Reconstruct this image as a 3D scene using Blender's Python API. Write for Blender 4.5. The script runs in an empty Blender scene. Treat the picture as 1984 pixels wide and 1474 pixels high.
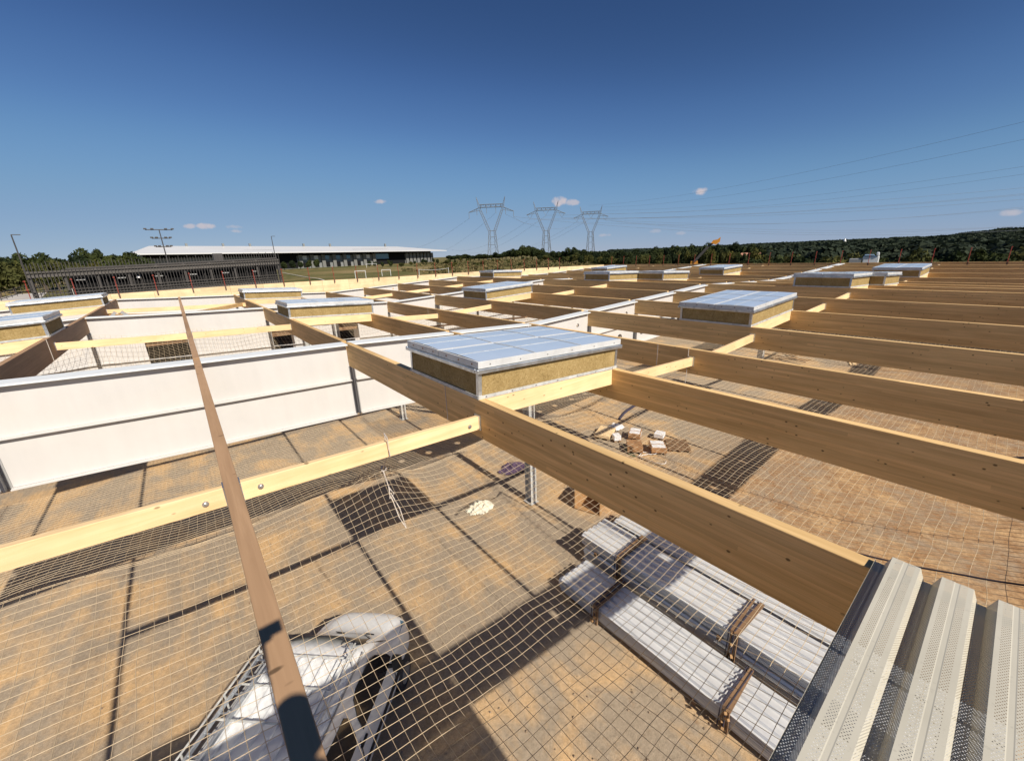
import bpy, bmesh, math, random
import numpy as np
from math import sin, cos, tan, radians, pi, atan2, hypot
from mathutils import Vector, Matrix, noise

S = bpy.context.scene
COL = S.collection
rnd = random.Random(7)
H = 9.24                                    # camera height above the site floor

# ------------------------------------------------------------------ camera, world, sun
pitch, roll, yaw = 0.30102155740401576, -0.03972063903009017, 0.6700814715749489
F = Vector((sin(yaw)*cos(pitch), cos(yaw)*cos(pitch), -sin(pitch)))
R0 = Vector((cos(yaw), -sin(yaw), 0)); U0 = R0.cross(F)
R = cos(roll)*R0 + sin(roll)*U0
U = -sin(roll)*R0 + cos(roll)*U0
cd = bpy.data.cameras.new('camera'); cam = bpy.data.objects.new('camera', cd); COL.objects.link(cam)
cd.sensor_fit = 'HORIZONTAL'; cd.sensor_width = 36.0; cd.lens = 785.75/1984*36
cd.clip_start = 0.02; cd.clip_end = 30000
cam.matrix_world = Matrix(((R.x, U.x, -F.x, 0), (R.y, U.y, -F.y, 0), (R.z, U.z, -F.z, H), (0, 0, 0, 1)))
S.camera = cam

SUN_EL = radians(40.3)
W = bpy.data.worlds.new('World'); S.world = W; W.use_nodes = True
nt = W.node_tree; nt.nodes.clear()
wo = nt.nodes.new('ShaderNodeOutputWorld'); bg = nt.nodes.new('ShaderNodeBackground')
sky = nt.nodes.new('ShaderNodeTexSky'); sky.sky_type = 'NISHITA'; sky.sun_disc = False
sky.sun_elevation = SUN_EL; sky.sun_rotation = radians(180)
sky.altitude = 200; sky.air_density = 0.7; sky.dust_density = 0.0; sky.ozone_density = 1.0
SKYK = 0.05                                 # world strength; the curve deepens the blue as the camera's contrast does, and caps bright unseen sky to darken shadows
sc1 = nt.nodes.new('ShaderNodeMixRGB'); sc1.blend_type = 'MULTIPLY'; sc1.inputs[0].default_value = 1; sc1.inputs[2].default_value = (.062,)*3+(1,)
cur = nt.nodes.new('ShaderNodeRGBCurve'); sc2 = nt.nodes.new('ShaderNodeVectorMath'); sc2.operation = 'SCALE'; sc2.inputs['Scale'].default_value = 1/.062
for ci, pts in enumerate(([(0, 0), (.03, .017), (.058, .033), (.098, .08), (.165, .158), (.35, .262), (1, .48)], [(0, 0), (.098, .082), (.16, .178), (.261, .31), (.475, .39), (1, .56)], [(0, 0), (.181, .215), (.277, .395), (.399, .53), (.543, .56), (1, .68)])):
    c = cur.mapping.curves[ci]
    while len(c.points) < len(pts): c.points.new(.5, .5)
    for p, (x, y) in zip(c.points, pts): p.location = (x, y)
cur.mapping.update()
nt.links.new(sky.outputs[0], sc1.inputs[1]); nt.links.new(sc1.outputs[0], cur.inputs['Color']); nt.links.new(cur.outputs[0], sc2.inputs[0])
# small fair-weather clouds of the sky, at fixed compass directions: (azimuth, elevation, half width, half height, strength)
CL = [(22.65, 6.9, .75, .28, .8), (2.5, 4.15, .55, .3, .7), (3.9, 4.15, .9, .3, .8), (6.6, 4.1, .8, .25, .45), (6.6, 3.65, .6, .22, .5), (45.4, 6.3, .9, .6, .95),
      (47.2, 6.05, .9, .4, .7), (62.3, 6.3, .75, .45, .95), (87.9, 1.8, .7, .3, .6), (51.2, 1.9, .8, .22, .4), (57.5, 2.1, .8, .25, .3),
      (60.5, 1.7, .6, .2, .3)]
geo = nt.nodes.new('ShaderNodeTexCoord')
cn = nt.nodes.new('ShaderNodeTexNoise'); cn.inputs['Scale'].default_value = 60; cn.inputs['Detail'].default_value = 4
nt.links.new(geo.outputs['Generated'], cn.inputs['Vector'])
prev = None
def wm(op, a, b=None):
    n = nt.nodes.new('ShaderNodeMath'); n.operation = op
    for i, v in enumerate((a, b)):
        if v is None: continue
        if hasattr(v, 'links'): nt.links.new(v, n.inputs[i])
        else: n.inputs[i].default_value = v
    return n.outputs[0]
def wdot(v):
    n = nt.nodes.new('ShaderNodeVectorMath'); n.operation = 'DOT_PRODUCT'
    nt.links.new(geo.outputs['Generated'], n.inputs[0]); n.inputs[1].default_value = v
    return n.outputs['Value']
for az, el, hw, hh, st in CL:
    a, e = radians(az), radians(el)
    d = (sin(a)*cos(e), cos(a)*cos(e), sin(e)); r = (cos(a), -sin(a), 0); u = (-sin(a)*sin(e), -cos(a)*sin(e), cos(e))
    x = wm('DIVIDE', wdot(r), radians(hw)); y = wm('DIVIDE', wdot(u), radians(hh))
    q = wm('ADD', wm('MULTIPLY', x, x), wm('MULTIPLY', y, y))
    q = wm('ADD', q, wm('MULTIPLY', wm('SUBTRACT', cn.outputs[0], .5), 3.2))
    m = nt.nodes.new('ShaderNodeMapRange'); m.interpolation_type = 'SMOOTHSTEP'
    m.inputs[1].default_value = 1.3; m.inputs[2].default_value = 0.1; m.inputs[3].default_value = 0; m.inputs[4].default_value = st
    nt.links.new(q, m.inputs[0])
    front = wm('GREATER_THAN', wdot(d), 0.9)
    o = wm('MULTIPLY', m.outputs[0], front)
    prev = o if prev is None else wm('MAXIMUM', prev, o)
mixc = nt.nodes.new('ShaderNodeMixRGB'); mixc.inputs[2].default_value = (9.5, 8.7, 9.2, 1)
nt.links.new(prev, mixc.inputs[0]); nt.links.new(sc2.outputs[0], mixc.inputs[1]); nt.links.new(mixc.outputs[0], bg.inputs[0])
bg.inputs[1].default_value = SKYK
nt.links.new(bg.outputs[0], wo.inputs[0])

sl = bpy.data.lights.new('sun', 'SUN'); so = bpy.data.objects.new('sun', sl); COL.objects.link(so)
sl.energy = 5.0; sl.angle = radians(0.53); sl.color = (1.0, 0.92, 0.79)
so.rotation_euler = (pi/2 - SUN_EL, 0, radians(0.35)); so.location = (0, -30, 40)
vs = S.view_settings; vs.view_transform = 'Standard'; vs.look = 'None'; vs.gamma = 1; vs.exposure = 0.31; vs.use_curve_mapping = False
S.cycles.max_bounces = 6; S.cycles.transparent_max_bounces = 24

# ------------------------------------------------------------------ tagging helpers
def tag(o, label=None, cat=None, group=None, kind=None):
    if label: o['label'] = label
    if cat: o['category'] = cat
    if group: o['group'] = group
    if kind: o['kind'] = kind
    return o
def thing(name, label, cat, loc=(0, 0, 0), rz=0, group=None):
    o = bpy.data.objects.new(name, None); COL.objects.link(o); o.empty_display_size = .2
    o.location = loc; o.rotation_euler = (0, 0, rz)
    return tag(o, label, cat, group)
def copy_tree(o, parent=None):
    c = o.copy(); COL.objects.link(c); c.parent = parent
    for ch in o.children: copy_tree(ch, c)
    return c

class MB:
    def __init__(s): s.v = []; s.f = []
    def add(s, vs, fs):
        n = len(s.v); s.v += [tuple(v) for v in vs]; s.f += [tuple(i+n for i in f) for f in fs]; return s
    def hexa(s, p):   # 8 points, bottom ring then top ring
        return s.add(p, [(0, 3, 2, 1), (4, 5, 6, 7), (0, 1, 5, 4), (1, 2, 6, 5), (2, 3, 7, 6), (3, 0, 4, 7)])
    def box(s, x0, x1, y0, y1, z0, z1):
        return s.hexa([(x0, y0, z0), (x1, y0, z0), (x1, y1, z0), (x0, y1, z0), (x0, y0, z1), (x1, y0, z1), (x1, y1, z1), (x0, y1, z1)])
    def slope(s, x0, x1, y0, y1, za0, za1, zb0, zb1):  # box with different z at x0 (za) and x1 (zb)
        return s.hexa([(x0, y0, za0), (x1, y0, zb0), (x1, y1, zb0), (x0, y1, za0), (x0, y0, za1), (x1, y0, zb1), (x1, y1, zb1), (x0, y1, za1)])
    def tube(s, pts, r, n=6, cap=True, r2=None):
        pts = [Vector(p) for p in pts]; m = len(pts); vs = []
        for i, p in enumerate(pts):
            t = (pts[min(i+1, m-1)] - pts[max(i-1, 0)]).normalized()
            a = Vector((0, 0, 1)) if abs(t.z) < .9 else Vector((1, 0, 0))
            u = t.cross(a).normalized(); w = t.cross(u)
            rr = r if r2 is None else r + (r2-r)*i/max(1, m-1)
            vs += [p + rr*(cos(2*pi*k/n)*u + sin(2*pi*k/n)*w) for k in range(n)]
        fs = [(i*n+k, i*n+(k+1) % n, (i+1)*n+(k+1) % n, (i+1)*n+k) for i in range(m-1) for k in range(n)]
        if cap: fs += [tuple(range(n))[::-1], tuple((m-1)*n+k for k in range(n))]
        return s.add(vs, fs)
    def bar(s, a, b, w, h):   # rectangular bar from a to b, w across (horizontal), h up
        a, b = Vector(a), Vector(b); t = (b-a).normalized()
        up = Vector((0, 0, 1)) if abs(t.z) < .95 else Vector((0, 1, 0))
        u = t.cross(up).normalized()*w/2; v = u.cross(t).normalized()*h/2
        return s.hexa([a-u-v, b-u-v, b+u-v, a+u-v, a-u+v, b-u+v, b+u+v, a+u+v])
    def mesh(s, name, mat, smooth=False):
        me = bpy.data.meshes.new(name); me.from_pydata(s.v, [], s.f)
        for m in (mat if isinstance(mat, (list, tuple)) else [mat]): me.materials.append(m)
        bm = bmesh.new(); bm.from_mesh(me); bmesh.ops.recalc_face_normals(bm, faces=bm.faces); bm.to_mesh(me); bm.free()
        if smooth:
            for p in me.polygons: p.use_smooth = True
        me.update(); return me
    def build(s, name, mat, parent=None, smooth=False, bevel=0):
        o = bpy.data.objects.new(name, s.mesh(name, mat, smooth)); COL.objects.link(o); o.parent = parent
        if bevel:
            b = o.modifiers.new('bevel', 'BEVEL'); b.width = bevel; b.segments = 2; b.limit_method = 'ANGLE'
        return o
def obj(name, me, parent=None):
    o = bpy.data.objects.new(name, me); COL.objects.link(o); o.parent = parent; return o

# ------------------------------------------------------------------ materials
class NT:
    def __init__(s, name, rough=.7, metal=0, spec=.5):
        s.m = bpy.data.materials.new(name); s.m.use_nodes = True; s.t = s.m.node_tree
        s.b = s.t.nodes['Principled BSDF']; s.o = s.t.nodes['Material Output']
        s.b.inputs['Roughness'].default_value = rough; s.b.inputs['Metallic'].default_value = metal
        s.b.inputs['Specular IOR Level'].default_value = spec
    def n(s, ty, **k):
        x = s.t.nodes.new(ty)
        for a, v in k.items(): setattr(x, a, v)
        return x
    def L(s, a, b): s.t.links.new(a, b)
    def co(s, scale=(1, 1, 1), world=False, rand=False):
        if world: g = s.n('ShaderNodeNewGeometry').outputs['Position']
        else: g = s.n('ShaderNodeTexCoord').outputs['Object']
        mp = s.n('ShaderNodeMapping'); mp.inputs['Scale'].default_value = scale; s.L(g, mp.inputs['Vector'])
        if rand:
            oi = s.n('ShaderNodeObjectInfo'); mu = s.n('ShaderNodeVectorMath', operation='SCALE')
            cb = s.n('ShaderNodeCombineXYZ')
            for i in range(3): s.L(oi.outputs['Random'], cb.inputs[i])
            s.L(cb.outputs[0], mu.inputs[0]); mu.inputs['Scale'].default_value = 37; s.L(mu.outputs[0], mp.inputs['Location'])
        return mp.outputs[0]
    def noise(s, v, scale, detail=4, rough=.55, out=0, dist=0):
        x = s.n('ShaderNodeTexNoise'); s.L(v, x.inputs['Vector']); x.inputs['Scale'].default_value = scale
        x.inputs['Detail'].default_value = detail; x.inputs['Roughness'].default_value = rough; x.inputs['Distortion'].default_value = dist
        return x.outputs[out]
    def ramp(s, fac, stops):
        x = s.n('ShaderNodeValToRGB'); e = x.color_ramp.elements
        while len(e) < len(stops): e.new(.5)
        for i, (p, c) in enumerate(stops):
            e[i].position = p; e[i].color = (*c, 1) if len(c) == 3 else c
        s.L(fac, x.inputs[0]); return x.outputs[0]
    def mr(s, v, a, b, c=0, d=1):
        x = s.n('ShaderNodeMapRange'); s.L(v, x.inputs[0])
        for i, q in enumerate((a, b, c, d)): x.inputs[i+1].default_value = q
        return x.outputs[0]
    def math(s, op, a, b=None, c=None):
        x = s.n('ShaderNodeMath', operation=op)
        for i, v in enumerate((a, b, c)):
            if v is None: continue
            if hasattr(v, 'links'): s.L(v, x.inputs[i])
            else: x.inputs[i].default_value = v
        return x.outputs[0]
    def mix(s, fac, a, b, mode='MIX'):
        x = s.n('ShaderNodeMixRGB', blend_type=mode)
        for i, v in enumerate((fac, a, b)):
            if hasattr(v, 'links'): s.L(v, x.inputs[i])
            else: x.inputs[i].default_value = v if i == 0 else ((*v, 1) if len(v) == 3 else v)
        return x.outputs[0]
    def col(s, c):
        if hasattr(c, 'links'): s.L(c, s.b.inputs['Base Color'])
        else: s.b.inputs['Base Color'].default_value = (*c, 1)
        return s
    def bump(s, h, strength=.3, dist=.01):
        x = s.n('ShaderNodeBump'); x.inputs['Strength'].default_value = strength; x.inputs['Distance'].default_value = dist
        s.L(h, x.inputs['Height']); s.L(x.outputs[0], s.b.inputs['Normal']); return s
    def randval(s):
        return s.n('ShaderNodeObjectInfo').outputs['Random']

def simple(name, c, rough=.6, metal=0, var=.12, scale=3, bump=0, spec=.5):
    k = NT(name, rough, metal, spec); v = k.co(rand=True)
    nz = k.noise(v, scale, 5)
    a = tuple(x*(1-var) for x in c); b = tuple(min(1, x*(1+var)) for x in c)
    k.col(k.ramp(nz, [(.3, a), (.7, b)]))
    if bump: k.bump(k.noise(v, scale*12, 4), bump, .005)
    return k.m

def wood(name, light, dark, lam=0.045, axis='Y', knots=1.0, grain=.5, varr=.1, lamstr=.28):
    k = NT(name, .72, spec=.25)
    sc = {'Y': (1, .05, 1), 'X': (.05, 1, 1)}[axis]
    v = k.co(sc, rand=True); raw = k.co(rand=False)
    g1 = k.noise(v, 38, 5, .6, dist=.6); g2 = k.noise(v, 7, 3, .5, dist=1.5)
    gg = k.math('ADD', k.math('MULTIPLY', g1, .45), k.math('MULTIPLY', g2, .55))
    mid = tuple((a+b)/2 for a, b in zip(light, dark))
    c = k.ramp(gg, [(.34, dark), (.5, mid), (.64, light)])
    if lam:
        sep = k.n('ShaderNodeSeparateXYZ'); k.L(raw, sep.inputs[0])
        zl = k.math('DIVIDE', sep.outputs[2], lam); fl = k.math('FLOOR', zl); fr = k.math('FRACT', zl)
        wn = k.n('ShaderNodeTexWhiteNoise', noise_dimensions='2D')
        cb = k.n('ShaderNodeCombineXYZ'); k.L(fl, cb.inputs[0])
        al = sep.outputs[1 if axis == 'Y' else 0]
        k.L(k.math('FLOOR', k.math('MULTIPLY', k.math('ADD', al, k.math('MULTIPLY', fl, 1.37)), .3)), cb.inputs[1])
        k.L(cb.outputs[0], wn.inputs['Vector'])
        c = k.mix(1, c, k.ramp(wn.outputs[0], [(0, (1-lamstr,)*3), (1, (1+lamstr*.35,)*3)]), 'MULTIPLY')
        seam = k.math('LESS_THAN', k.math('ABSOLUTE', k.math('SUBTRACT', fr, .5)), .47)
        c = k.mix(k.math('MULTIPLY', k.math('SUBTRACT', 1.0, seam), .35), c, tuple(x*.5 for x in dark))
    if knots:
        kv = k.co((.3, .75, 1) if axis == 'Y' else (.5, .3, 1), rand=True)
        vo = k.n('ShaderNodeTexVoronoi'); vo.inputs['Scale'].default_value = 8.5; k.L(kv, vo.inputs['Vector'])
        kn = k.mr(vo.outputs['Distance'], .07, .12, 1, 0)
        gate = k.mr(k.noise(kv, 3.1, 2), .28, .34, 0, 1)
        c = k.mix(k.math('MULTIPLY', k.math('MULTIPLY', kn, gate), .85*knots), c, tuple(x*.25 for x in dark))
    c = k.mix(1, c, k.ramp(k.randval(), [(0, (1-varr,)*3), (1, (1+varr*.4,)*3)]), 'MULTIPLY')
    st = k.noise(k.co((1, .3, 1), rand=True), 1.3, 4)
    c = k.mix(1, c, k.ramp(st, [(.35, (.86, .85, .84)), (.6, (1, 1, 1))]), 'MULTIPLY')
    k.col(c); k.bump(g1, .12, .002)
    return k.m

M = {}
M['glulam'] = wood('glulam', (.86, .585, .28), (.64, .41, .175), lamstr=.14, knots=1.1)
M['glulam_old'] = wood('glulam_weathered', (.49, .31, .18), (.39, .24, .135), lamstr=.08)
M['spruce'] = wood('spruce_batten', (.93, .69, .41), (.80, .56, .29), lam=0, axis='X', knots=.8)
M['spruce_panel'] = wood('spruce_cladding', (.84, .66, .42), (.76, .57, .33), lam=0.2, axis='X', knots=.5, lamstr=.12)
M['ply'] = wood('plywood', (.50, .31, .15), (.36, .2, .09), lam=0, axis='X', knots=.2)
M['oldwood'] = wood('weathered_timber', (.33, .20, .11), (.14, .08, .045), lam=0, axis='X', knots=.7)
def painted(name, c, rough=.4, dirt=.1, scale=1.1):
    k = NT(name, rough); v = k.co(rand=True)
    n1 = k.noise(v, scale, 6, .6); n2 = k.noise(k.co((1, 1, .12), rand=True), 5, 4)
    d = k.math('ADD', k.math('MULTIPLY', n1, .6), k.math('MULTIPLY', n2, .4))
    k.col(k.ramp(d, [(.3, tuple(x*(1-dirt) for x in c)), (.62, c)])); return k.m
M['white_steel'] = painted('white_steel', (.60, .585, .575), .38, .09)
M['cap'] = painted('galvanised_flange', (.78, .80, .80), .4, .12)
M['stiff'] = painted('grey_stiffener', (.36, .36, .36), .5, .2)  # grey stands in for shade on the white girder's stiffeners
def galv(name, c=(.6, .63, .66), rough=.34, metal=.85):
    k = NT(name, rough, metal); v = k.co(rand=True)
    vo = k.n('ShaderNodeTexVoronoi'); vo.inputs['Scale'].default_value = 14; k.L(v, vo.inputs['Vector'])
    n1 = k.noise(v, 3, 5)
    f = k.math('ADD', k.math('MULTIPLY', vo.outputs['Color'], .4), k.math('MULTIPLY', n1, .6))
    k.col(k.ramp(f, [(.25, tuple(x*.72 for x in c)), (.75, tuple(min(1, x*1.12) for x in c))]))
    k.L(k.mr(n1, .3, .7, rough*.75, rough*1.4), k.b.inputs['Roughness']); return k.m
M['galv'] = galv('galvanised_steel')
M['galv_dull'] = galv('galvanised_dull', (.56, .56, .54), .55, .1)
M['galv_sheet'] = painted('galvanised_sheet', (.74, .745, .75), .34, .16, 2); M['galv_sheet'].node_tree.nodes['Principled BSDF'].inputs['Metallic'].default_value = .25
M['alu'] = painted('aluminium_trim', (.60, .61, .62), .35, .25, 4)
def wool():
    k = NT('mineral_wool', .95, spec=.1); v = k.co((1, 1, 1), rand=True)
    n1 = k.noise(v, 26, 6, .7, dist=1.2); n2 = k.noise(v, 3.5, 3)
    f = k.math('ADD', k.math('MULTIPLY', n1, .75), k.math('MULTIPLY', n2, .25))
    k.col(k.ramp(f, [(.3, (.17, .115, .045)), (.5, (.33, .235, .10)), (.7, (.48, .36, .18))])); k.bump(n1, .8, .01); return k.m
M['wool'] = wool()
def poly():
    k = NT('polycarbonate', .28); v = k.co((1, 1, 1), rand=True)
    n = k.noise(v, 1.2, 3)
    k.col(k.ramp(n, [(.3, (.44, .53, .67)), (.7, (.50, .585, .715))]))
    k.b.inputs['Coat Weight'].default_value = .4; k.b.inputs['Coat Roughness'].default_value = .12
    return k.m
M['poly'] = poly()
M['rubber'] = simple('rubber', (.03, .03, .035), .7)
M['black'] = simple('black_plastic', (.02, .02, .022), .5)
M['bolt'] = simple('zinc_bolt', (.55, .55, .56), .35, .8)
M['red'] = simple('red_painted_steel', (.26, .035, .02), .6)
M['slot'] = simple('dark_bracket', (.12, .07, .05), .6)

def deckmat():
    k = NT('perforated_deck', .7, .0, .12); v = k.co()
    sep = k.n('ShaderNodeSeparateXYZ'); k.L(v, sep.inputs[0])
    n1 = k.noise(v, 2.5, 5)
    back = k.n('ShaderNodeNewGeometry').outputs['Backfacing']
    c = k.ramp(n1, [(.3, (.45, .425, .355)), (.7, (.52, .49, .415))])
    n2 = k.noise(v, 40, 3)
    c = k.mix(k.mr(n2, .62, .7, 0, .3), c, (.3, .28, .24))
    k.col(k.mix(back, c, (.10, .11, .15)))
    # round 5 mm holes, staggered, only on the perforated strips (attribute painted per face as material slot)
    p = .0115
    fx = k.math('DIVIDE', sep.outputs[0], p*.866); row = k.math('FLOOR', fx)
    uvn = k.n('ShaderNodeUVMap'); us = k.n('ShaderNodeSeparateXYZ'); k.L(uvn.outputs[0], us.inputs[0])
    fy = k.math('DIVIDE', us.outputs[0], p)
    fy = k.math('ADD', fy, k.math('MULTIPLY', k.math('MODULO', k.math('ABSOLUTE', row), 2.0), .5))
    ax = k.math('SUBTRACT', k.math('FRACT', fx), .5); ay = k.math('SUBTRACT', k.math('FRACT', fy), .5)
    r2 = k.math('ADD', k.math('MULTIPLY', ax, ax), k.math('MULTIPLY', ay, ay))
    hole = k.math('LESS_THAN', r2, .045)
    m2 = k.math('MULTIPLY', hole, us.outputs[1])
    tr = k.n('ShaderNodeBsdfTransparent'); mx = k.n('ShaderNodeMixShader')
    k.L(m2, mx.inputs[0]); k.L(k.b.outputs[0], mx.inputs[1]); k.L(tr.outputs[0], mx.inputs[2]); k.L(mx.outputs[0], k.o.inputs[0])
    return k.m
M['deck'] = deckmat()

def floor_mat():
    k = NT('site_floor', .95, spec=.15); v = k.co(world=True)
    big = k.noise(v, .16, 6, .6, dist=1.2); mid = k.noise(v, .55, 6, .6, dist=.5); fine = k.noise(v, 14, 6, .75); grit = k.noise(v, 60, 3, .8)
    tr = k.noise(k.co((1.0, .2, 1), world=True), .8, 6, .62, dist=1.6)     # tyre-worn streaks along the bays
    f = k.math('ADD', k.math('MULTIPLY', mid, .45), k.math('ADD', k.math('MULTIPLY', big, .25), k.math('MULTIPLY', tr, .3)))
    grey = k.ramp(fine, [(.3, (.255, .205, .15)), (.7, (.43, .35, .26))])
    sand = k.ramp(fine, [(.3, (.47, .30, .145)), (.7, (.74, .50, .265))])
    c = k.mix(k.mr(f, .47, .58, 0, .92), grey, sand)
    c = k.mix(k.mr(k.noise(v, 2.6, 5, .7), .62, .7, 0, .5), c, (.22, .125, .065))
    sp = k.n('ShaderNodeSeparateXYZ'); k.L(v, sp.inputs[0])
    earth = k.math('MULTIPLY', k.mr(sp.outputs[0], 8, 12), k.mr(sp.outputs[1], 9, 5))
    rough_e = k.mr(k.noise(v, 1.7, 7, .75, dist=1), .42, .6, .25, .95)
    c = k.mix(k.math('MULTIPLY', earth, rough_e), c, k.ramp(fine, [(.3, (.20, .105, .05)), (.7, (.42, .25, .125))]))
    c = k.mix(1, c, k.ramp(grit, [(.3, (.72, .72, .72)), (.6, (1.12, 1.1, 1.08))]), 'MULTIPLY')
    k.col(c); k.bump(k.math('ADD', fine, k.math('MULTIPLY', grit, .5)), .55, .03); return k.m
def field_mat():
    k = NT('grassland', .95, spec=.1); v = k.co(world=True)
    big = k.noise(v, .02, 5, .6, dist=.8); mid = k.noise(v, .15, 6, .7); fine = k.noise(v, 1.5, 5, .8)
    f = k.math('ADD', k.math('MULTIPLY', big, .5), k.math('ADD', k.math('MULTIPLY', mid, .3), k.math('MULTIPLY', fine, .2)))
    k.col(k.ramp(f, [(.36, (.045, .06, .018)), (.46, (.10, .10, .035)), (.54, (.19, .15, .065)), (.64, (.28, .21, .11))]))
    k.bump(fine, .6, .2); return k.m
M['floor'] = floor_mat(); M['field'] = field_mat()
def leaf_mat(name, dark, light):
    k = NT(name, .8, spec=.15); v = k.co(rand=True)
    n = k.noise(v, .55, 4); c = k.ramp(n, [(.3, dark), (.7, light)])
    c = k.mix(1, c, k.ramp(k.randval(), [(0, (.7, .75, .8)), (.5, (1, 1, 1)), (1, (1.15, 1.08, .85))]), 'MULTIPLY')
    k.col(c)
    tl = k.n('ShaderNodeBsdfTranslucent'); k.L(c, tl.inputs[0]); mx = k.n('ShaderNodeMixShader'); mx.inputs[0].default_value = .2
    k.L(k.b.outputs[0], mx.inputs[1]); k.L(tl.outputs[0], mx.inputs[2]); k.L(mx.outputs[0], k.o.inputs[0]); return k.m
M['leaf'] = leaf_mat('foliage_dark', (.017, .027, .011), (.052, .066, .022))
M['leaf_y'] = leaf_mat('foliage_olive', (.042, .052, .016), (.11, .105, .032))
M['leaf_far'] = leaf_mat('foliage_far', (.015, .025, .017), (.040, .052, .030))
M['bark'] = simple('bark', (.10, .075, .055), .95, scale=6, bump=.5)
M['net'] = simple('net_cord', (.56, .45, .31), .9, var=.15, scale=8)
M['net_dark'] = simple('net_border_rope', (.035, .03, .05), .9)
M['rope'] = simple('white_rope', (.55, .50, .46), .9)
M['dsteel_l'] = painted('dark_steel_rail', (.105, .095, .088), .6, .3)
M['dsteel'] = painted('dark_steel', (.062, .056, .054), .6, .3)
M['shade_black'] = simple('painted_shade', (.012, .012, .013), .95, spec=.1)  # near-black colour painted in place of shade in interiors and gaps
M['vanw'] = painted('white_van_paint', (.78, .79, .80), .25, .08)
M['glassd'] = simple('dark_glass', (.015, .015, .018), .06, 0, spec=.8)
M['glassb'] = simple('window_glass', (.10, .22, .32), .12, 0, spec=.8)
M['concrete'] = simple('concrete', (.45, .43, .40), .9, var=.15, scale=.8)
M['bwall'] = painted('grey_cladding', (.20, .21, .21), .6, .15)
M['pier'] = painted('grey_pier', (.17, .17, .16), .7, .2)
M['roofw'] = painted('white_roof_sheet', (.64, .64, .64), .4, .1, .1)
M['cardb'] = simple('cardboard', (.36, .19, .085), .9, var=.25)
M['paper'] = simple('white_label_sheet', (.78, .77, .78), .6, var=.05)
M['cloth'] = simple('cream_tarpaulin', (.66, .62, .50), .8, var=.1)
M['purple'] = simple('purple_plastic', (.085, .05, .095), .7)
M['orange'] = simple('orange_paint', (.60, .25, .03), .5)
M['blue'] = simple('blue_film', (.18, .26, .36), .4)
M['green'] = simple('green_strap', (.06, .22, .10), .7)
M['pylon'] = simple('lattice_steel', (.22, .24, .27), .6, .3)
M['wire'] = simple('conductor', (.20, .23, .28), .6)
M['stone'] = simple('field_stone', (.30, .22, .15), .95, var=.3)
M['road'] = simple('pale_road', (.42, .39, .36), .9, var=.12, scale=.3)
M['tile'] = simple('terracotta', (.45, .22, .15), .8)
M['skin'] = simple('skin', (.50, .30, .21), .55, var=.05)
M['shirt'] = simple('navy_shirt', (.05, .06, .10), .9)
M['jeans'] = simple('work_trousers', (.07, .07, .075), .9)
M['hair'] = simple('brown_hair', (.05, .03, .02), .8)

# ------------------------------------------------------------------ terrain
def sm(a, b, x):
    t = max(0., min(1., (x-a)/(b-a))); return t*t*(3-2*t)
def terr(x, y):
    r = hypot(x, y-5); az = math.degrees(atan2(x, y))
    Lf = 1-sm(36, 60, az) if az > 0 else 1-sm(60, 100, -az)
    h = Lf*(4.7*sm(60, 120, r)+1.7*sm(110, 260, r)+.5*sm(260, 600, r))
    Rf = sm(60, 74, az)*(1-sm(130, 170, az))
    h += Rf*sm(900, 3500, r)*(5+24*sm(83.5, 88, az)+5*noise.noise(Vector((az*.35, 3, 0))))
    if r > 90: h += .25*noise.noise(Vector((x*.03, y*.03, 0)))*Lf
    return h
def ground():
    rs = [0, 12, 25, 40, 52, 60, 68, 76, 85, 95, 105, 116, 130, 150, 175, 200, 235, 270, 320, 400, 520, 700, 950, 1300, 1800, 2500, 3400, 4600, 6500]
    nA = 180; v = [(0, 5, 0)]; f = []
    for r in rs[1:]:
        for k in range(nA):
            a = 2*pi*k/nA; x, y = r*sin(a), 5+r*cos(a); v.append((x, y, terr(x, y)))
    for k in range(nA): f.append((0, 1+(k+1) % nA, 1+k))
    for i in range(len(rs)-2):
        for k in range(nA):
            a = 1+i*nA+k; b = 1+i*nA+(k+1) % nA; f.append((a, b, b+nA, a+nA))
    b = MB(); b.v = v; b.f = f
    o = b.build('ground', M['field'], smooth=True); tag(o, 'dry grassland around the building site rising towards the far field', kind='structure')
ground()
fl = MB()
nx, ny = 60, 50
for j in range(ny+1):
    for i in range(nx+1):
        x = -32+i*80/nx; y = -14+j*66/ny
        e = min(i, nx-i, j, ny-j)
        fl.v.append((x, y, .03+ (0 if e == 0 else .02*noise.noise(Vector((x*.6, y*.6, 0))))))
fl.f = [(j*(nx+1)+i, j*(nx+1)+i+1, (j+1)*(nx+1)+i+1, (j+1)*(nx+1)+i) for j in range(ny) for i in range(nx)]
tag(fl.build('site_floor', M['floor'], smooth=True), 'sandy compacted gravel floor under the timber roof', kind='structure')
FZ = .045
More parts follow.
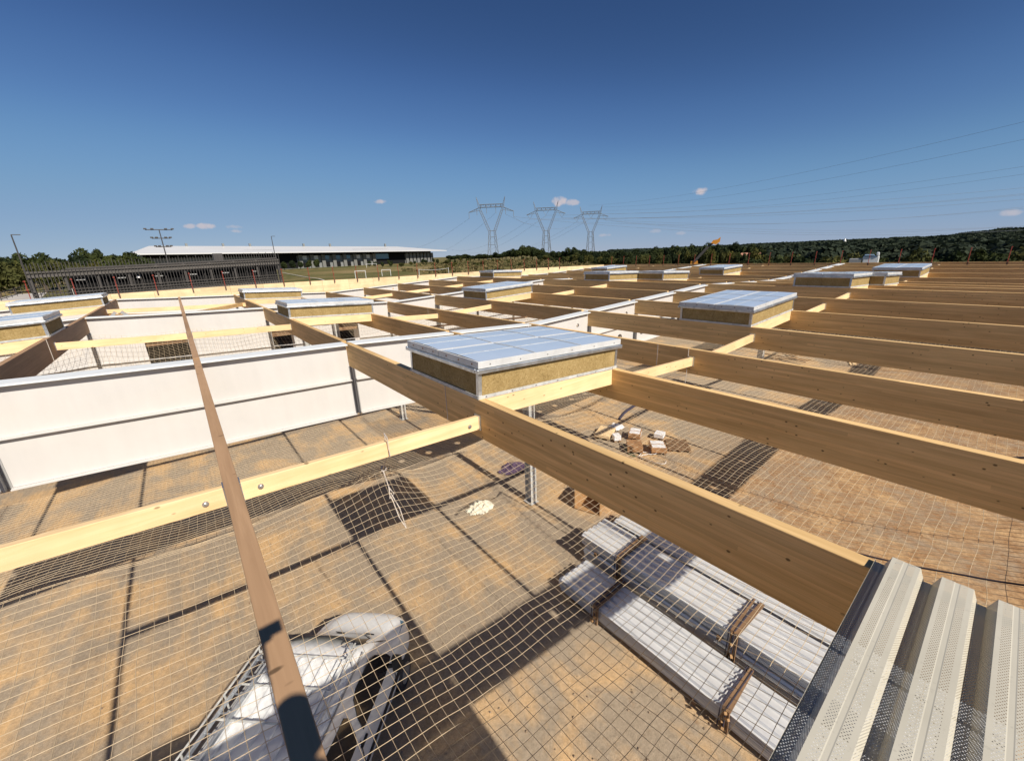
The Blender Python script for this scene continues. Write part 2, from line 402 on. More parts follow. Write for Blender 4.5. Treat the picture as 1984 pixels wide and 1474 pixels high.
# ------------------------------------------------------------------ roof frame
ZT = {-5: -.70, -4: -.66, -3: -.625, -2: -.59, -1: -.555, 0: -.603, 1: -.643, 2: -.70, 3: -.75, 4: -.7145, 5: -.678, 6: -.642, 7: -.601, 8: -.638, 9: -.684, 10: -.722, 11: -.712, 12: -.683, 13: -.652, 14: -.622, 15: -.592}
def bx(i): return 3*i+.06                      # far (+x) face of beam i
def bz(i): return H+3*ZT[i]
TH, DP = .113, .585
ROWS = [-1.74, 10.28, 22.30, 34.30]            # front faces of the white girder rows
SPAN = [(ROWS[k]+.30, ROWS[k+1]-.02) for k in range(3)]
def nth(n):
    return f"{n}{'th' if 10 < n % 100 < 14 else {1: 'st', 2: 'nd', 3: 'rd'}.get(n % 10, 'th')}"
ordn = ['first', 'second', 'third', 'fourth', 'fifth', 'sixth', 'seventh', 'eighth', 'ninth', 'tenth', 'eleventh', 'twelfth', 'thirteenth', 'fourteenth', 'fifteenth', 'sixteenth', 'seventeenth', 'eighteenth', 'nineteenth', 'twentieth', 'twenty-first', 'twenty-second', 'twenty-third', 'twenty-fourth', 'twenty-fifth', 'twenty-sixth']
SPN = ['nearest span', 'middle span', 'farthest span']
def zroof(x):
    t = (x-.06)/3; i = math.floor(t); i = max(-5, min(14, i)); f = t-i
    return bz(i)*(1-f)+bz(i+1)*f
def beam_label(i, k):
    if k == 0:
        sp = {0: 'slim brown timber beam running straight away under the camera, seen end on with shadows on it',
              1: 'big glulam beam crossing the foreground from the large skylight down to the metal deck',
              -1: 'grey brown glulam beam cut off by the left edge of the photo, before the white girder',
              2: 'glulam beam starting at the right corner of the large foreground skylight',
              3: 'glulam beam just behind the large foreground skylight with a net rope hanging on it',
              4: 'glulam beam carrying the near side of the big pale skylight right of centre',
              5: 'glulam beam behind the big pale skylight right of centre'}
        if i in sp: return sp[i]
    if k == 1 and i == 0: return 'slim brown timber beam continuing away past the near white girder on the left'
    if k == 2 and i == 0: return 'thin far end of the slim timber beam, reaching the pale wooden edge wall'
    where = ['before the nearest white girder', 'between the two nearest white girders', 'between the last white girder rows'][k]
    if i <= 0: return f'glulam beam {where}, {ordn[-i-1]} to the left of the slim end-on beam' if i < 0 else f'glulam roof beam {where}'
    return f'glulam beam {where}, {ordn[i-1]} to the right of the slim end-on beam'
for k in range(3):
    y0, y1 = SPAN[k]
    if k == 0: y1 = ROWS[1]-.01
    for i in range(-4, 16):
        if k == 0 and i < -1: continue
        if k == 1 and i < -2: continue
        z1 = bz(i); b = MB()
        xx = bx(i)
        b.box(xx-TH, xx, y0, y1, z1-DP, z1)
        mt = M['glulam_old'] if i <= 0 else M['glulam']
        t = thing('timber_beam', beam_label(i, k), 'beam', group='glulam beams of the open roof')
        b.build('timber', mt, t, bevel=.006)
        # steel strap line / hanger plates where a rope or strut is fixed
        if k < 2 and i in (-1, 3, 1):
            MB().box(xx-TH-.006, xx-TH-.001, (y0+y1)/2+1.0, (y0+y1)/2+1.012, z1-DP, z1).build('mounting_cord', M['rope'], t)
# spacer battens across every bay
def batten(i, y, drop, label, hh=.20, ww=.075):
    xa, xb = bx(i)+.004, bx(i+1)-TH-.004
    b = MB(); b.slope(xa, xb, y, y+ww, bz(i)-drop-hh, bz(i)-drop, bz(i+1)-drop-hh, bz(i+1)-drop)
    t = thing('spacer_batten', label, 'batten', group='pale spruce battens between the beams')
    b.build('timber', M['spruce'], t, bevel=.006)
    for (xe, zi, s) in ((xa, bz(i), 1), (xb, bz(i+1), -1)):
        h = MB(); h.box(min(xe, xe+s*.012)-.002, max(xe, xe+s*.012)+.002, y-.03, y+ww+.03, zi-drop-hh-.004, zi-drop+.02)
        h.build('joist_hanger', M['galv'], t)
    if y < 6 and i in (-1, 0):
        for (xe, zi, s) in ((xa, bz(i), 1), (xb, bz(i+1), -1)):
            m = MB(); xc = xe+s*.17; m.tube([(xc, y-.016, zi-drop-hh*.5), (xc, y-.001, zi-drop-hh*.5)], .028, 8); m.tube([(xc, y-.03, zi-drop-hh*.5), (xc, y-.015, zi-drop-hh*.5)], .013, 6)
            m.build('bolt', M['bolt'], t)
SKY = [ # bay, near y, depth, label
    (1, 4.5, 2.12, 'large skylight box in the foreground with blue-grey lid and yellow wool sides'),
    (4, 4.5, 2.05, 'big pale skylight box right of centre, lid split by a dark joint'),
    (1, 16.6, 2.1, 'skylight box with shiny rounded lid left of centre, second behind the foreground one'),
    (1, 28.6, 2.1, 'small skylight box near the pale wooden edge wall, left of centre'),
    (-2, 28.6, 2.1, 'long skylight box at the far left in front of the dark steel screen'),
    (-2, 16.4, 2.1, 'skylight box cut off by the left edge of the photo, nearer of the two there'),
    (4, 16.9, 2.1, 'skylight box with flat pale lid in the middle of the roof, below the left pylon'),
    (7, 28.4, 2.0, 'small skylight box at the far timber edge below the leftmost pylon'),
    (7, 16.35, 2.0, 'skylight box below the rightmost pylon, left one of a touching pair'),
    (8, 14.5, 1.9, 'skylight box with dark side, right one of the pair below the pylons'),
    (11, 26.0, 1.9, 'pale skylight lid peeping out behind the pair of boxes below the pylons'),
    (11, 14.85, 1.9, 'skylight box under the raised orange bucket at the horizon'),
    (7, 4.4, 2.0, 'dark sided skylight box seen nearly level behind the big pale one'),
    (8, 3.88, 1.9, 'low skylight box tucked between two others at the right'),
    (11, 3.9, 2.1, 'rightmost skylight box with white lid, close to the far right roof edge')]
occupied = {}
for b_, y_, d_, l_ in SKY:
    occupied[(b_, 0 if y_ < 10 else 1 if y_ < 22 else 2)] = (y_, d_)
for k, yb in enumerate((4.5, 16.5, 28.5)):
    for i in range(-4 if k == 2 else -2, 15):
        if (i, k) in occupied: continue
        if k == 0 and i < -1: continue
        drop = .25 if (k == 0 and i <= 0) else .19
        wh = ['before the nearest white girder', 'between the two nearest white girders', 'beyond the second white girder'][k]
        if k == 0 and i == 0: lb = 'long pale batten left of the foreground beam with a rope tied over it'
        elif k == 0 and i == -1: lb = 'pale batten running off the left edge of the photo to the slim beam'
        elif k == 0 and i == 2: lb = 'pale spruce batten just right of the large foreground skylight'
        elif k == 0 and i == 3: lb = 'pale spruce batten in front of the big pale skylight right of centre'
        else: lb = f'pale spruce batten {wh}, ' + (f'{ordn[i]} bay right of the slim beam' if i >= 0 else f'{ordn[-i-1]} bay left of the slim beam')
        batten(i, yb-(.12 if k == 0 and i > 2 else 0), drop, lb)

# ------------------------------------------------------------------ white girders
def girder(k):
    y = ROWS[k]; lab = ['white steel girder behind the photographer', 'long white girder crossing the left foreground, nearest of the rows',
                        'second white girder row seen over the nearest one, with dark openings', 'third white girder row in front of the pale wooden edge wall'][k]
    t = thing('white_girder', lab, 'girder', (0, 0, 0), group='white steel girder rows carrying the timber beams')
    i0 = -2 if k < 2 else -4
    tiers = {0: 1, 1: 2, 2: 4, 3: 3}[k]
    for i in range(i0, 15):
        xa, xb = bx(i)+.002, bx(i+1)-TH-.002
        za, zb = bz(i)-(.05 if i >= 3 else .015), bz(i+1)-(.05 if i >= 3 else .015)
        top = MB(); top.slope(xa, xb, y-.15, y+.30, za-.035, za-.002, zb-.035, zb-.002); top.build('top_flange', M['cap'], t)
        for s in range(tiers):
            d0 = .035+s*.91; d1 = d0+.885
            if k == 2 and za-d1 < .1: d1 = min(za, zb)-.06
            if d1 <= d0+.1: continue
            hole = None
            if k == 1 and i >= 2:
                hole = [((xa+xb)/2+.9, .40, .075)] if s == 0 else [((xa+xb)/2-.9, .45, .16), ((xa+xb)/2+.5, .45, .16)]
            if k > 1 and s == 0 and i % 2 == 0 and i > 2: hole = [(xb-.45, .3, .08)]
            if k == 2 and i in (-1, 0, 1, 2) and s in (1, 2): 
                op = {-1: (-1.5, -.1), 0: (2.88, 3.0), 1: (3.06, 4.0), 2: (6.15, 7.2)}[i]
            else: op = None
            m = MB()
            def seg(x0, x1):
                f0 = (x0-xa)/(xb-xa); f1 = (x1-xa)/(xb-xa); q0 = za+(zb-za)*f0; q1 = za+(zb-za)*f1
                m.slope(x0, x1, y, y+.06, q0-d1, q0-d0, q1-d1, q1-d0)
            if op and i != 0:
                if op[0] > xa: seg(xa, op[0])
                if op[1] < xb: seg(op[1], xb)
                zm = (za+zb)/2-d0-.42
                if s == 1:
                    MB().box(op[0]-.05, op[1]+.05, y+.25, y+.27, zm, zm+.5).build('board', M['oldwood'], t)
                MB().box(op[0]-.1, op[1]+.1, y+1.2, y+1.22, (za+zb)/2-d1, zm+.5).build('opening_shade_panel', M['shade_black'], t)  # near-black sheet; the shade inside the opening is in its colour
            elif hole:
                # strip panel with round holes: vertical fan between hole columns
                cuts = [xa]+[c for h in hole for c in (h[0]-h[2]*1.5, h[0]+h[2]*1.5)]+[xb]
                for q in range(0, len(cuts)-1, 2): seg(cuts[q], cuts[q+1])
                for (hx, hd, hr) in hole:
                    n = 16; zc = za+(zb-za)*(hx-xa)/(xb-xa)-d0-hd
                    x0, x1 = hx-hr*1.5, hx+hr*1.5
                    zt0, zt1 = za+(zb-za)*(x0-xa)/(xb-xa)-d0, za+(zb-za)*(x1-xa)/(xb-xa)-d0
                    zb0, zb1 = zt0-(d1-d0), zt1-(d1-d0)
                    for yy, fl_ in ((y, 1), (y+.06, -1)):
                        ring = [(hx+hr*cos(2*pi*j/n), yy, zc+hr*sin(2*pi*j/n)) for j in range(n)]
                        out = []
                        for j in range(n):
                            a = 2*pi*j/n; ca, sa = cos(a), sin(a)
                            tx = (x1-hx)/abs(ca) if abs(ca) > 1e-6 else 1e9
                            zz = (zt0+zt1)/2-zc if sa > 0 else zc-(zb0+zb1)/2
                            tz = zz/abs(sa) if abs(sa) > 1e-6 else 1e9
                            q = min(tx, tz); out.append((hx+q*ca, yy, zc+q*sa))
                        n0 = len(m.v); m.v += ring+out
                        m.f += [(n0+j, n0+(j+1) % n, n0+n+(j+1) % n, n0+n+j) for j in range(n)]
                        cor = [((x1, yy, zt1), 2), ((x0, yy, zt0), 6), ((x0, yy, zb0), 10), ((x1, yy, zb1), 14)]
                        for p, jj in cor:
                            # fill corner triangles
                            js = [j for j in range(n)]
                            near = sorted(js, key=lambda j: hypot(out[j][0]-p[0], out[j][2]-p[2]))[:2]
                            c0 = len(m.v); m.v.append(p); m.f.append((c0, n0+n+near[0], n0+n+near[1]))
                    # inner rim
                    n0 = len(m.v)
                    m.v += [(hx+hr*cos(2*pi*j/n), y, zc+hr*sin(2*pi*j/n)) for j in range(n)]+[(hx+hr*cos(2*pi*j/n), y+.06, zc+hr*sin(2*pi*j/n)) for j in range(n)]
                    m.f += [(n0+j, n0+(j+1) % n, n0+n+(j+1) % n, n0+n+j) for j in range(n)]
            else: seg(xa, xb)
            if s > 0 or d1 > DP+.05:
                u0, u1 = (d0 if s else DP+.01), d1
                m.slope(xa-TH-.004, xa, y+.001, y+.059, za-u1, za-u0, za-u1, za-u0)
            m.build('web_panel', M['white_steel'], t)
            led = MB(); led.slope(xa, xb, y-.10, y-.001, za-d1-.024, za-d1-.003, zb-d1-.024, zb-d1-.003)
            led.build('ledge', M['white_steel'], t)
    for i in range(i0+1, 16):
        x = bx(i)-TH/2; z = bz(i); bot = z-(.035+min(tiers, 4)*.91)
        s = MB(); s.box(x-.012, x+.012, y-.14, y-.002, bot, z-DP-.01); s.box(x-.075, x+.075, y-.012, y-.0025, bot, z-DP-.012)
        s.build('stiffener', M['stiff'], t)
    return t
for k in range(4): girder(k)

# ------------------------------------------------------------------ skylights
def skylight(i, y0, d, label, detail, sh):
    xa, xb = bx(i)-TH+.01, bx(i+1)-.01; za, zb = bz(i), bz(i+1); y1 = y0+d
    L_ = xb-xa; ang = math.atan2(zb-za, L_)
    t = thing('skylight', label, 'skylight', (xa, y0, za+.002), group='skylight boxes set between the roof beams')
    t.rotation_euler = (0, -ang, 0)
    L_ = hypot(L_, zb-za)
    hw = .40                     # wall height
    # trimmer battens under front/back
    def wall(name, x0, x1, ya, yb_, m=M['wool']):
        MB().box(x0, x1, ya, yb_, .045, hw-.02).build(name, m, t)
    wall('wool_board', .05, L_-.05, .006, .05); wall('wool_board', .05, L_-.05, d-.05, d-.006)
    for xx0 in (.006, L_-.05):
        for q in range(2):
            wall('wool_board', xx0, xx0+.044, .056+q*(d-.112)/2+.003*q, .053+(q+1)*(d-.112)/2)
    for cx_ in (0, L_-.05):
        for cy in (0, d-.05): MB().box(cx_-.004, cx_+.054, cy-.004, cy+.054, 0, hw).build('corner_post', M['galv'], t)
    r = MB()
    r.box(-.02, L_+.02, -.012, -.004, 0, .05); r.box(-.02, L_+.02, d+.004, d+.012, 0, .05); r.box(-.012, -.004, -.012, d+.012, 0, .05); r.box(L_+.004, L_+.012, -.012, d+.012, 0, .05)
    r.build('base_rail', M['galv_dull'], t)
    g = MB()
    g.box(-.06, L_+.06, -.07, -.0, hw-.02, hw+.045); g.box(-.06, L_+.06, d, d+.07, hw-.02, hw+.045); g.box(-.06, -.0, 0, d, hw-.02, hw+.045); g.box(L_, L_+.06, 0, d, hw-.02, hw+.045)
    g.build('gutter_rim', M['galv'], t, bevel=.012)
    if detail:
        for j in range(7):
            x = .12+j*(L_-.24)/6
            MB().tube([(x, -.022, .03), (x, -.012, .03)], .012, 6).build('screw', M['bolt'], t)
    z0 = hw+.05
    half = d/2+.02
    for q in range(2):
        ya = -.045 if q == 0 else d/2+.008; yb_ = d/2-.008 if q == 0 else d+.045
        f = thing('lid_flap', None, None); f.parent = t; f.location = (0, 0, 0)
        fm = MB(); lx0, lx1 = -.03, L_+.03
        fm.box(lx0, lx1, ya, ya+.03, z0, z0+.10); fm.box(lx0, lx1, yb_-.03, yb_, z0, z0+.10)
        fm.box(lx0, lx0+.03, ya+.03, yb_-.03, z0, z0+.10); fm.box(lx1-.03, lx1, ya+.03, yb_-.03, z0, z0+.10)
        fm.build('flap_frame', M['alu'], f, bevel=.006)
        ncol = 3; w = (lx1-lx0-.06)/ncol
        for cidx in range(ncol):
            cx0 = lx0+.03+cidx*w+.012; cx1 = cx0+w-.024
            ym = (ya+yb_)/2; hy = (yb_-ya)/2-.03
            arch = lambda yy: z0+.096+.012*(1-((yy-ym)/hy)**2)
            for (q0, q1) in ((ya+.03, ym-.004), (ym+.004, yb_-.03)):
                gm_ = MB(); ns = 5
                for a in range(ns+1):
                    yy = q0+(q1-q0)*a/ns
                    for xx_ in (cx0-.006, cx1+.006): gm_.v.append((xx_, yy, arch(yy)))
                gm_.f = [(2*a, 2*a+1, 2*a+3, 2*a+2) for a in range(ns)]
                gm_.build('glazing_pane', M['poly'], f, smooth=True)
        bars = MB()
        for cidx in range(1, ncol):
            x = lx0+.03+cidx*w
            for a in range(8):
                ya_, yb2 = ym-hy+2*hy*a/8, ym-hy+2*hy*(a+1)/8
                bars.bar((x, ya_, arch(ya_)+.002), (x, yb2, arch(yb2)+.002), .022, .012)
        bars.box(lx0+.03, lx1-.03, ym-.005, ym+.005, arch(ym)-.01, arch(ym)+.004)
        bars.build('glazing_bar', M['galv_dull'], f)
        if detail:
            for j in range(6 if q == 0 else 3):
                x = lx0+.2+j*(lx1-lx0-.4)/5
                if q == 0: MB().tube([(x, ya-.008, z0+.05), (x, ya, z0+.05)], .011, 6).build('rivet', M['bolt'], f)
            for j in range(3):
                yy = ya+.15+j*.35
                MB().tube([(lx0-.008, yy, z0+.05), (lx0, yy, z0+.05)], .014, 6).build('rivet', M['slot'], f)
    # trimmer battens the box stands on
    for (yy, nm) in ((y0-.002, 0), (y1-.075, 1)):
        x0, x1 = bx(i)+.004, bx(i+1)-TH-.004
        b = MB(); b.slope(x0, x1, yy, yy+.075, bz(i)-.30, bz(i)-.008, bz(i+1)-.30, bz(i+1)-.008)
        tt = thing('trimmer_batten', ('pale trimmer under the front of: ' if nm == 0 else 'trimmer at the back of: ') + sh, 'batten', group='trimmer battens under the skylights')
        b.build('timber', M['spruce'], tt, bevel=.006)
SHORT = ['large foreground skylight', 'big pale skylight right of centre', 'second skylight left of centre', 'small skylight by the pale edge wall', 'long skylight before the steel screen', 'skylight cut by the left edge',
         'flat skylight mid roof', 'small skylight below the leftmost pylon', 'left skylight of the touching pair', 'right skylight of the touching pair', 'lid behind the touching pair', 'skylight under the orange bucket',
         'dark sided skylight seen level', 'low skylight between two others', 'rightmost skylight']
for n, (i, y0, d, lb) in enumerate(SKY): skylight(i, y0, d, lb, n in (0, 1), SHORT[n])

# ------------------------------------------------------------------ wooden edge walls with red guard posts
def edge_z(x):   # top of the far edge wall, relative to the camera
    P = [(-20, -1.40), (-3.6, -1.428), (3, -1.40), (9.4, -1.445), (16, -1.54), (25, -1.565), (30.6, -1.60), (45.2, -1.79)]
    for (a, za), (b, zb) in zip(P, P[1:]):
        if x <= b: return H+za+(zb-za)*max(0, (x-a)/(b-a))
    return H+P[-1][1]
t = thing('edge_wall', 'pale wooden wall panels closing the far edge of the roof on the left', 'wall')
xs = [-18+i*2.1 for i in range(31)]
for a, b in zip(xs, xs[1:]):
    if a > 45: break
    b = min(b, 45.3)
    m = MB(); m.slope(a+.004, b-.004, 36.0, 36.14, edge_z(a)-2.2, edge_z(a), edge_z(b)-2.2, edge_z(b)); m2 = MB(); m2.slope(a+.004, b-.004, 36.02, 36.13, .05, edge_z(a)-2.21, .05, edge_z(b)-2.21); m2.build('lower_panel', M['white_steel'], t); m.build('wall_panel', M['spruce_panel'], t, bevel=.004)
t = thing('edge_beam', 'deep brown timber edge beam closing the roof on the far right', 'beam')
ys = [-6+i*6 for i in range(8)]
for a, b in zip(ys, ys[1:]):
    m = MB(); m.box(45.0, 45.14, a+.004, min(b, 35.98)-.004, H-1.815-1.2, H-1.815); m.build('timber', M['glulam'], t, bevel=.004)
    m = MB(); m.box(45.02, 45.12, a+.004, min(b, 35.98)-.004, .05, H-1.815-1.21); m.build('lower_panel', M['dsteel'], t)
def guard_post(x, y, z, lab, dx, dy, lean):
    t = thing('guard_post', lab, 'guard post', (x, y, z), group='red guard posts along the roof edge')
    m = MB(); m.tube([(0, 0, -.02), (lean*.2*dx, lean*.2*dy, 1.05)], .02, 6); m.build('upright', M['red'], t)
    m = MB(); m.box(-.04, .04, -.05, .03, -.20, .02); m.build('bracket', M['slot'], t)
    m = MB()
    for zz in (.5, 1.0): m.tube([(-.05, -.05, zz), (.05, -.05, zz)], .02, 5)
    m.build('rail_hook', M['red'], t)
n = 0
for q in range(24):
    x = -2.89+1.877*q-1.877*2
    if x > 44: break
    where = 'before the dark steel screen' if x < 6 else 'before the playing field' if x < 20 else 'by the pylons'
    guard_post(x, 35.93, edge_z(x), f'{ordn[q]} red guard post from the left on the pale wall', 0, 1, .4)
for q in range(20):
    y = 1.12+1.87*q
    if y > 35: break
    guard_post(44.95, y, H-1.815, f'red guard post on the far right roof edge, {ordn[q]} from the right', 1, 0, .4)

# ------------------------------------------------------------------ perforated metal deck under the photographer
def deck():
    pit = .2115; prof = []  # (y, z, perforated) going from +y edge towards -y
    x0, x1 = -3.2, 3.04
    zrib = .075
    pts = [(.262, .022, 0), (.258, .0, 0), (.212, .0, 1), (.205, .012, 0), (.198, 0, 0)]
    y = .166
    pts = [(.236, .020, 0), (.233, .0, 1), (.193, .0, 1)]
    for n in range(24):
        yt = y-n*pit
        pts += [(yt, zrib, 0), (yt-.018, zrib, 1), (yt-.050, zrib, 0), (yt-.054, zrib-.0012, 0), (yt-.070, zrib-.0012, 0), (yt-.074, zrib, 1), (yt-.104, zrib, 0), (yt-.124, zrib, 1), (yt-.151, 0, 1), (yt-.184, 0, 1)]
    v = []; f = []; uv = []; s = 0; ss = [0]
    for a, b in zip(pts, pts[1:]): s += hypot(b[0]-a[0], b[1]-a[1]); ss.append(s)
    def zx(x): return zroof(x)-H
    nxs = [x0, .06, x1]
    for xi in nxs:
        for (yy, zz, _) in pts: v.append((xi, yy, zx(xi)+zz+.004))
    n = len(pts)
    for j in range(len(nxs)-1):
        for i in range(n-1): f.append((j*n+i, j*n+i+1, (j+1)*n+i+1, (j+1)*n+i)); uv.append((ss[i], ss[i+1], pts[i][2]))
    me = bpy.data.meshes.new('deck_sheet'); me.from_pydata(v, [], f); me.materials.append(M['deck'])
    ul = me.uv_layers.new(name='UVMap')
    for pi_, p in enumerate(me.polygons):
        a, b, pf = uv[pi_]
        for li, q in zip(p.loop_indices, (a, b, b, a)): ul.data[li].uv = (q, pf)
    t = thing('metal_deck', 'pale grey perforated ribbed metal deck at the lower right corner', 'metal deck', (0, 0, H))
    # separate sheets every 5 ribs
    obj('deck_sheet', me, t)
deck()

# ------------------------------------------------------------------ columns
def column(x, y, ztop, label, w=.20, d=.24):
    t = thing('steel_column', label, 'column', (x, y, FZ), group='galvanised steel columns')
    h = ztop-FZ
    MB().box(-w/2, w/2, -d/2, -d/2+.016, .02, h).build('flange', M['galv_dull'], t)
    MB().box(-w/2, w/2, d/2-.016, d/2, .02, h).build('flange', M['galv_dull'], t)
    MB().box(-.006, .006, -d/2+.016, d/2-.016, .02, h).build('web', M['galv_dull'], t)
    MB().box(-w/2-.06, w/2+.06, -d/2-.06, d/2+.06, 0, .02).build('base_plate', M['galv_dull'], t)
cl = {(3, 1): 'tall grey steel column standing below the foreground beam near the sheet stacks', (3, 2): 'grey steel column under the second white girder, seen below the foreground skylight bay'}
for k in (1, 2, 3):
    for i in (-5, 3, 10):
        if k < 2 and i < 0: continue
        zt = zroof(bx(i)) - (.035+min({1: 2, 2: 3, 3: 4}[k], 4)*.91)
        column(bx(i)-.12, ROWS[k]+.10-(.45 if k == 2 else 0), zt if k != 2 else zt, cl.get((i, k), f'steel column under the white girder {["", "nearest", "second", "third"][k]} row, {"left" if i < 0 else "middle" if i == 3 else "right"} one'), .28, .34)
for xx, lb in ((4.45, 'pale steel post fixed to the second white girder between two dark openings'), (5.95, 'pale steel post fixed to the second white girder by the rightmost dark opening')):
    t = thing('steel_post', lb, 'post', (xx, 21.9, H-5.4))
    for q in (-.1, .086): MB().box(q, q+.014, -.12, .12, 0, 3.0).build('flange', M['galv_dull'], t)
    MB().box(-.086, .086, -.006, .006, 0, 3.0).build('web', M['galv_dull'], t)
column(12.1, 22.1, H-2.4, 'short grey column seen under the middle skylight box below the pylons', .3, .3)

# ------------------------------------------------------------------ safety nets
def netz(x, y, k):
    y0, y1 = ROWS[k]+.3, ROWS[k+1]-.1
    u = (y-y0)/(y1-y0)
    zr = zroof(x)-H
    if k == 0:
        yc = 5.15
        fx = ((x-.06)/3) % 1.0
        crest = -2.95+.04*sin(x*2.1)-.05*cos(2*pi*fx)
        if y < yc:
            s = (y-y0)/(yc-y0); z = (1-s)*-2.45+s*crest-.95*4*s*(1-s)*.75*(1-.42*sm(1.6, -.8, x) if x < 1.6 else 1)
        else:
            s = (y-yc)/(y1-yc); z = (1-s)*crest+s*-3.85-.20*4*s*(1-s)-.20*sm(0, .2, s)*(1-s)
        z += .22*math.exp(-((x-1.62)**2+(y-5.0)**2)/.16) + .25*math.exp(-((x-9.0)**2+(y-4.6)**2)/.4)+.25*math.exp(-((x-7.5)**2+(y-5.0)**2)/.3)
        z += (zr+1.9)*.5
    else:
        s = u; z = zr-.75-1.1*4*s*(1-s)+.3*math.exp(-((u-.5)/.06)**2)
        fx = ((x-.06)/3) % 1.0; z += .08*cos(2*pi*fx)
    z += .05*noise.noise(Vector((x*.7, y*.7, k*9)))+.018*noise.noise(Vector((x*3, y*3, k)))
    return H+z
def build_net(k, x0, x1, step, r, label, rfar=1.0):
    y0, y1 = ROWS[k]+.3, ROWS[k+1]-.12
    NX = int((x1-x0)/step); NY = int((y1-y0)/step)
    X = np.zeros((NX+1, NY+1, 3))
    for i in range(NX+1):
        for j in range(NY+1):
            x = x0+i*step; y = y0+j*step
            jx = .010*noise.noise(Vector((x*2.2, y*2.2, 5)))*2; jy = .010*noise.noise(Vector((x*2.2, y*2.2, 15)))*2
            if k == 0:
                dx, dy = x-1.62, y-5.0; g = math.exp(-(dx*dx+dy*dy)/.5)*.25
                jx -= dx*g; jy -= dy*g
            X[i, j] = (x+jx, y+jy, netz(x, y, k))
    V = []; Fc = []; off = 0
    def strands(P, side):
        nonlocal off
        n, m, _ = P.shape
        for (dx_, dz_) in ((0, 1), (.87, -.5), (-.87, -.5)):
            Q = P.copy(); Q[..., 2] += dz_*r
            Q[..., side] += dx_*r; V.append(Q.reshape(-1, 3))
        idx = np.arange(n*m).reshape(n, m); a = idx[:, :-1].ravel(); b = idx[:, 1:].ravel(); N = n*m
        for c in range(3):
            d = (c+1) % 3
            Fc.append(np.stack([a+c*N+off, b+c*N+off, b+d*N+off, a+d*N+off], 1))
        off += 3*N
    strands(X, 0); strands(np.transpose(X, (1, 0, 2)).copy(), 1)
    V_ = np.concatenate(V); F_ = np.concatenate(Fc)
    me = bpy.data.meshes.new('netting'); me.vertices.add(len(V_)); me.vertices.foreach_set('co', V_.ravel())
    me.loops.add(F_.size); me.loops.foreach_set('vertex_index', F_.ravel().astype(np.int32))
    me.polygons.add(len(F_)); me.polygons.foreach_set('loop_start', np.arange(0, F_.size, 4, dtype=np.int32)); me.polygons.foreach_set('loop_total', np.full(len(F_), 4, dtype=np.int32))
    me.materials.append(M['net']); me.update(calc_edges=True)
    t = thing('safety_net', label, 'safety net')
    o = obj('netting', me, t); o['kind'] = 'stuff'
    return t
nt0 = build_net(0, -3.9, 24.0, .10, .0026, 'cream cord safety net hung under the nearest roof bays')
nt1 = build_net(1, -9.0, 24.0, .15, .0036, 'safety net hung under the bays behind the nearest white girder')
# dark border rope / seam of two net widths
def rope(name, pts, r, m, parent): return MB().tube(pts, r, 5).build(name, m, parent)
seam = [(5.15+.02*sin(y*3), y, netz(5.15, y, 0)+.01) for y in np.arange(-1.3, 4.6, .1)]
rope('seam_rope', seam, .009, M['net_dark'], nt0)
seam = [(8.55+.05*sin(y*2.3)+.10*(4.6-y)*.3, y, netz(8.55, y, 0)+.04) for y in np.arange(-1.3, 4.7, .1)]
rope('seam_rope', seam, .028, M['net_dark'], nt0)
seam = [(8.75+.05*sin(y*3.3)+.10*(4.6-y)*.3, y, netz(8.55, y, 0)+.02+.02*sin(y*9)) for y in np.arange(-1.3, 4.7, .1)]
rope('seam_rope', seam, .016, M['net_dark'], nt0)
seam = [(x, 4.55+.1*sin(x*3), netz(x, 4.6, 0)+.02) for x in np.arange(6.3, 8.6, .1)]
rope('seam_rope', seam, .03, M['net_dark'], nt0)
# ties
t = thing('tie_rope', 'white rope tied over the left batten and pulling the net up', 'rope')
zb_ = bz(0)-.25-.02; xt = 1.62; zn = netz(1.62, 5.0, 0)
rope('loop', [(xt-.03, 4.47, zb_-.22), (xt-.04, 4.46, zb_+.03), (xt-.02, 4.6, zb_+.035), (xt, 4.62, zb_-.2)], .007, M['rope'], t)
rope('strand', [(xt-.03, 4.47, zb_-.2), (xt, 4.72, zn+.28), (xt+.02, 4.95, zn+.03)], .006, M['rope'], t)
rope('strand', [(xt, 4.60, zb_-.2), (xt+.03, 4.8, zn+.22), (xt+.03, 4.98, zn+.02)], .006, M['rope'], t)
rope('knot', [(xt+.03+.03*sin(a), 4.96+.02*cos(a*2), zn+.02+.04*cos(a)) for a in np.arange(0, 6.4, .5)], .01, M['rope'], t)
rope('tail', [(xt+.02, 4.95, zn), (xt+.03, 4.85, zn-.22), (xt+.07, 4.8, zn-.30), (xt+.0, 4.78, zn-.34), (xt+.03, 4.85, zn-.2)], .008, M['rope'], t)
rope('tail', [(xt+.03, 4.85, zn-.3), (xt+.06, 4.7, zn-.62), (xt+.12, 4.66, zn-.8), (xt+.09, 4.72, zn-.5), (xt+.03, 4.82, zn-.28)], .007, M['rope'], t)
for (xx, yy, i, lb) in ((9.0-.06, 4.62, 3, 'thin white cord hanging down the face of the beam behind the foreground skylight'), (-2.95, 15.8, -1, 'thin cord hanging down the grey brown beam at the left edge')):
    t = thing('hanging_rope', lb, 'rope')
    xf = (bx(i)-TH-.012) if i > 0 else bx(i)+.012
    rope('strand', [(xf, yy, bz(i)+.01), (xf, yy, bz(i)-DP), (xf-.02, yy, bz(i)-DP-.25)], .006, M['rope'], t)

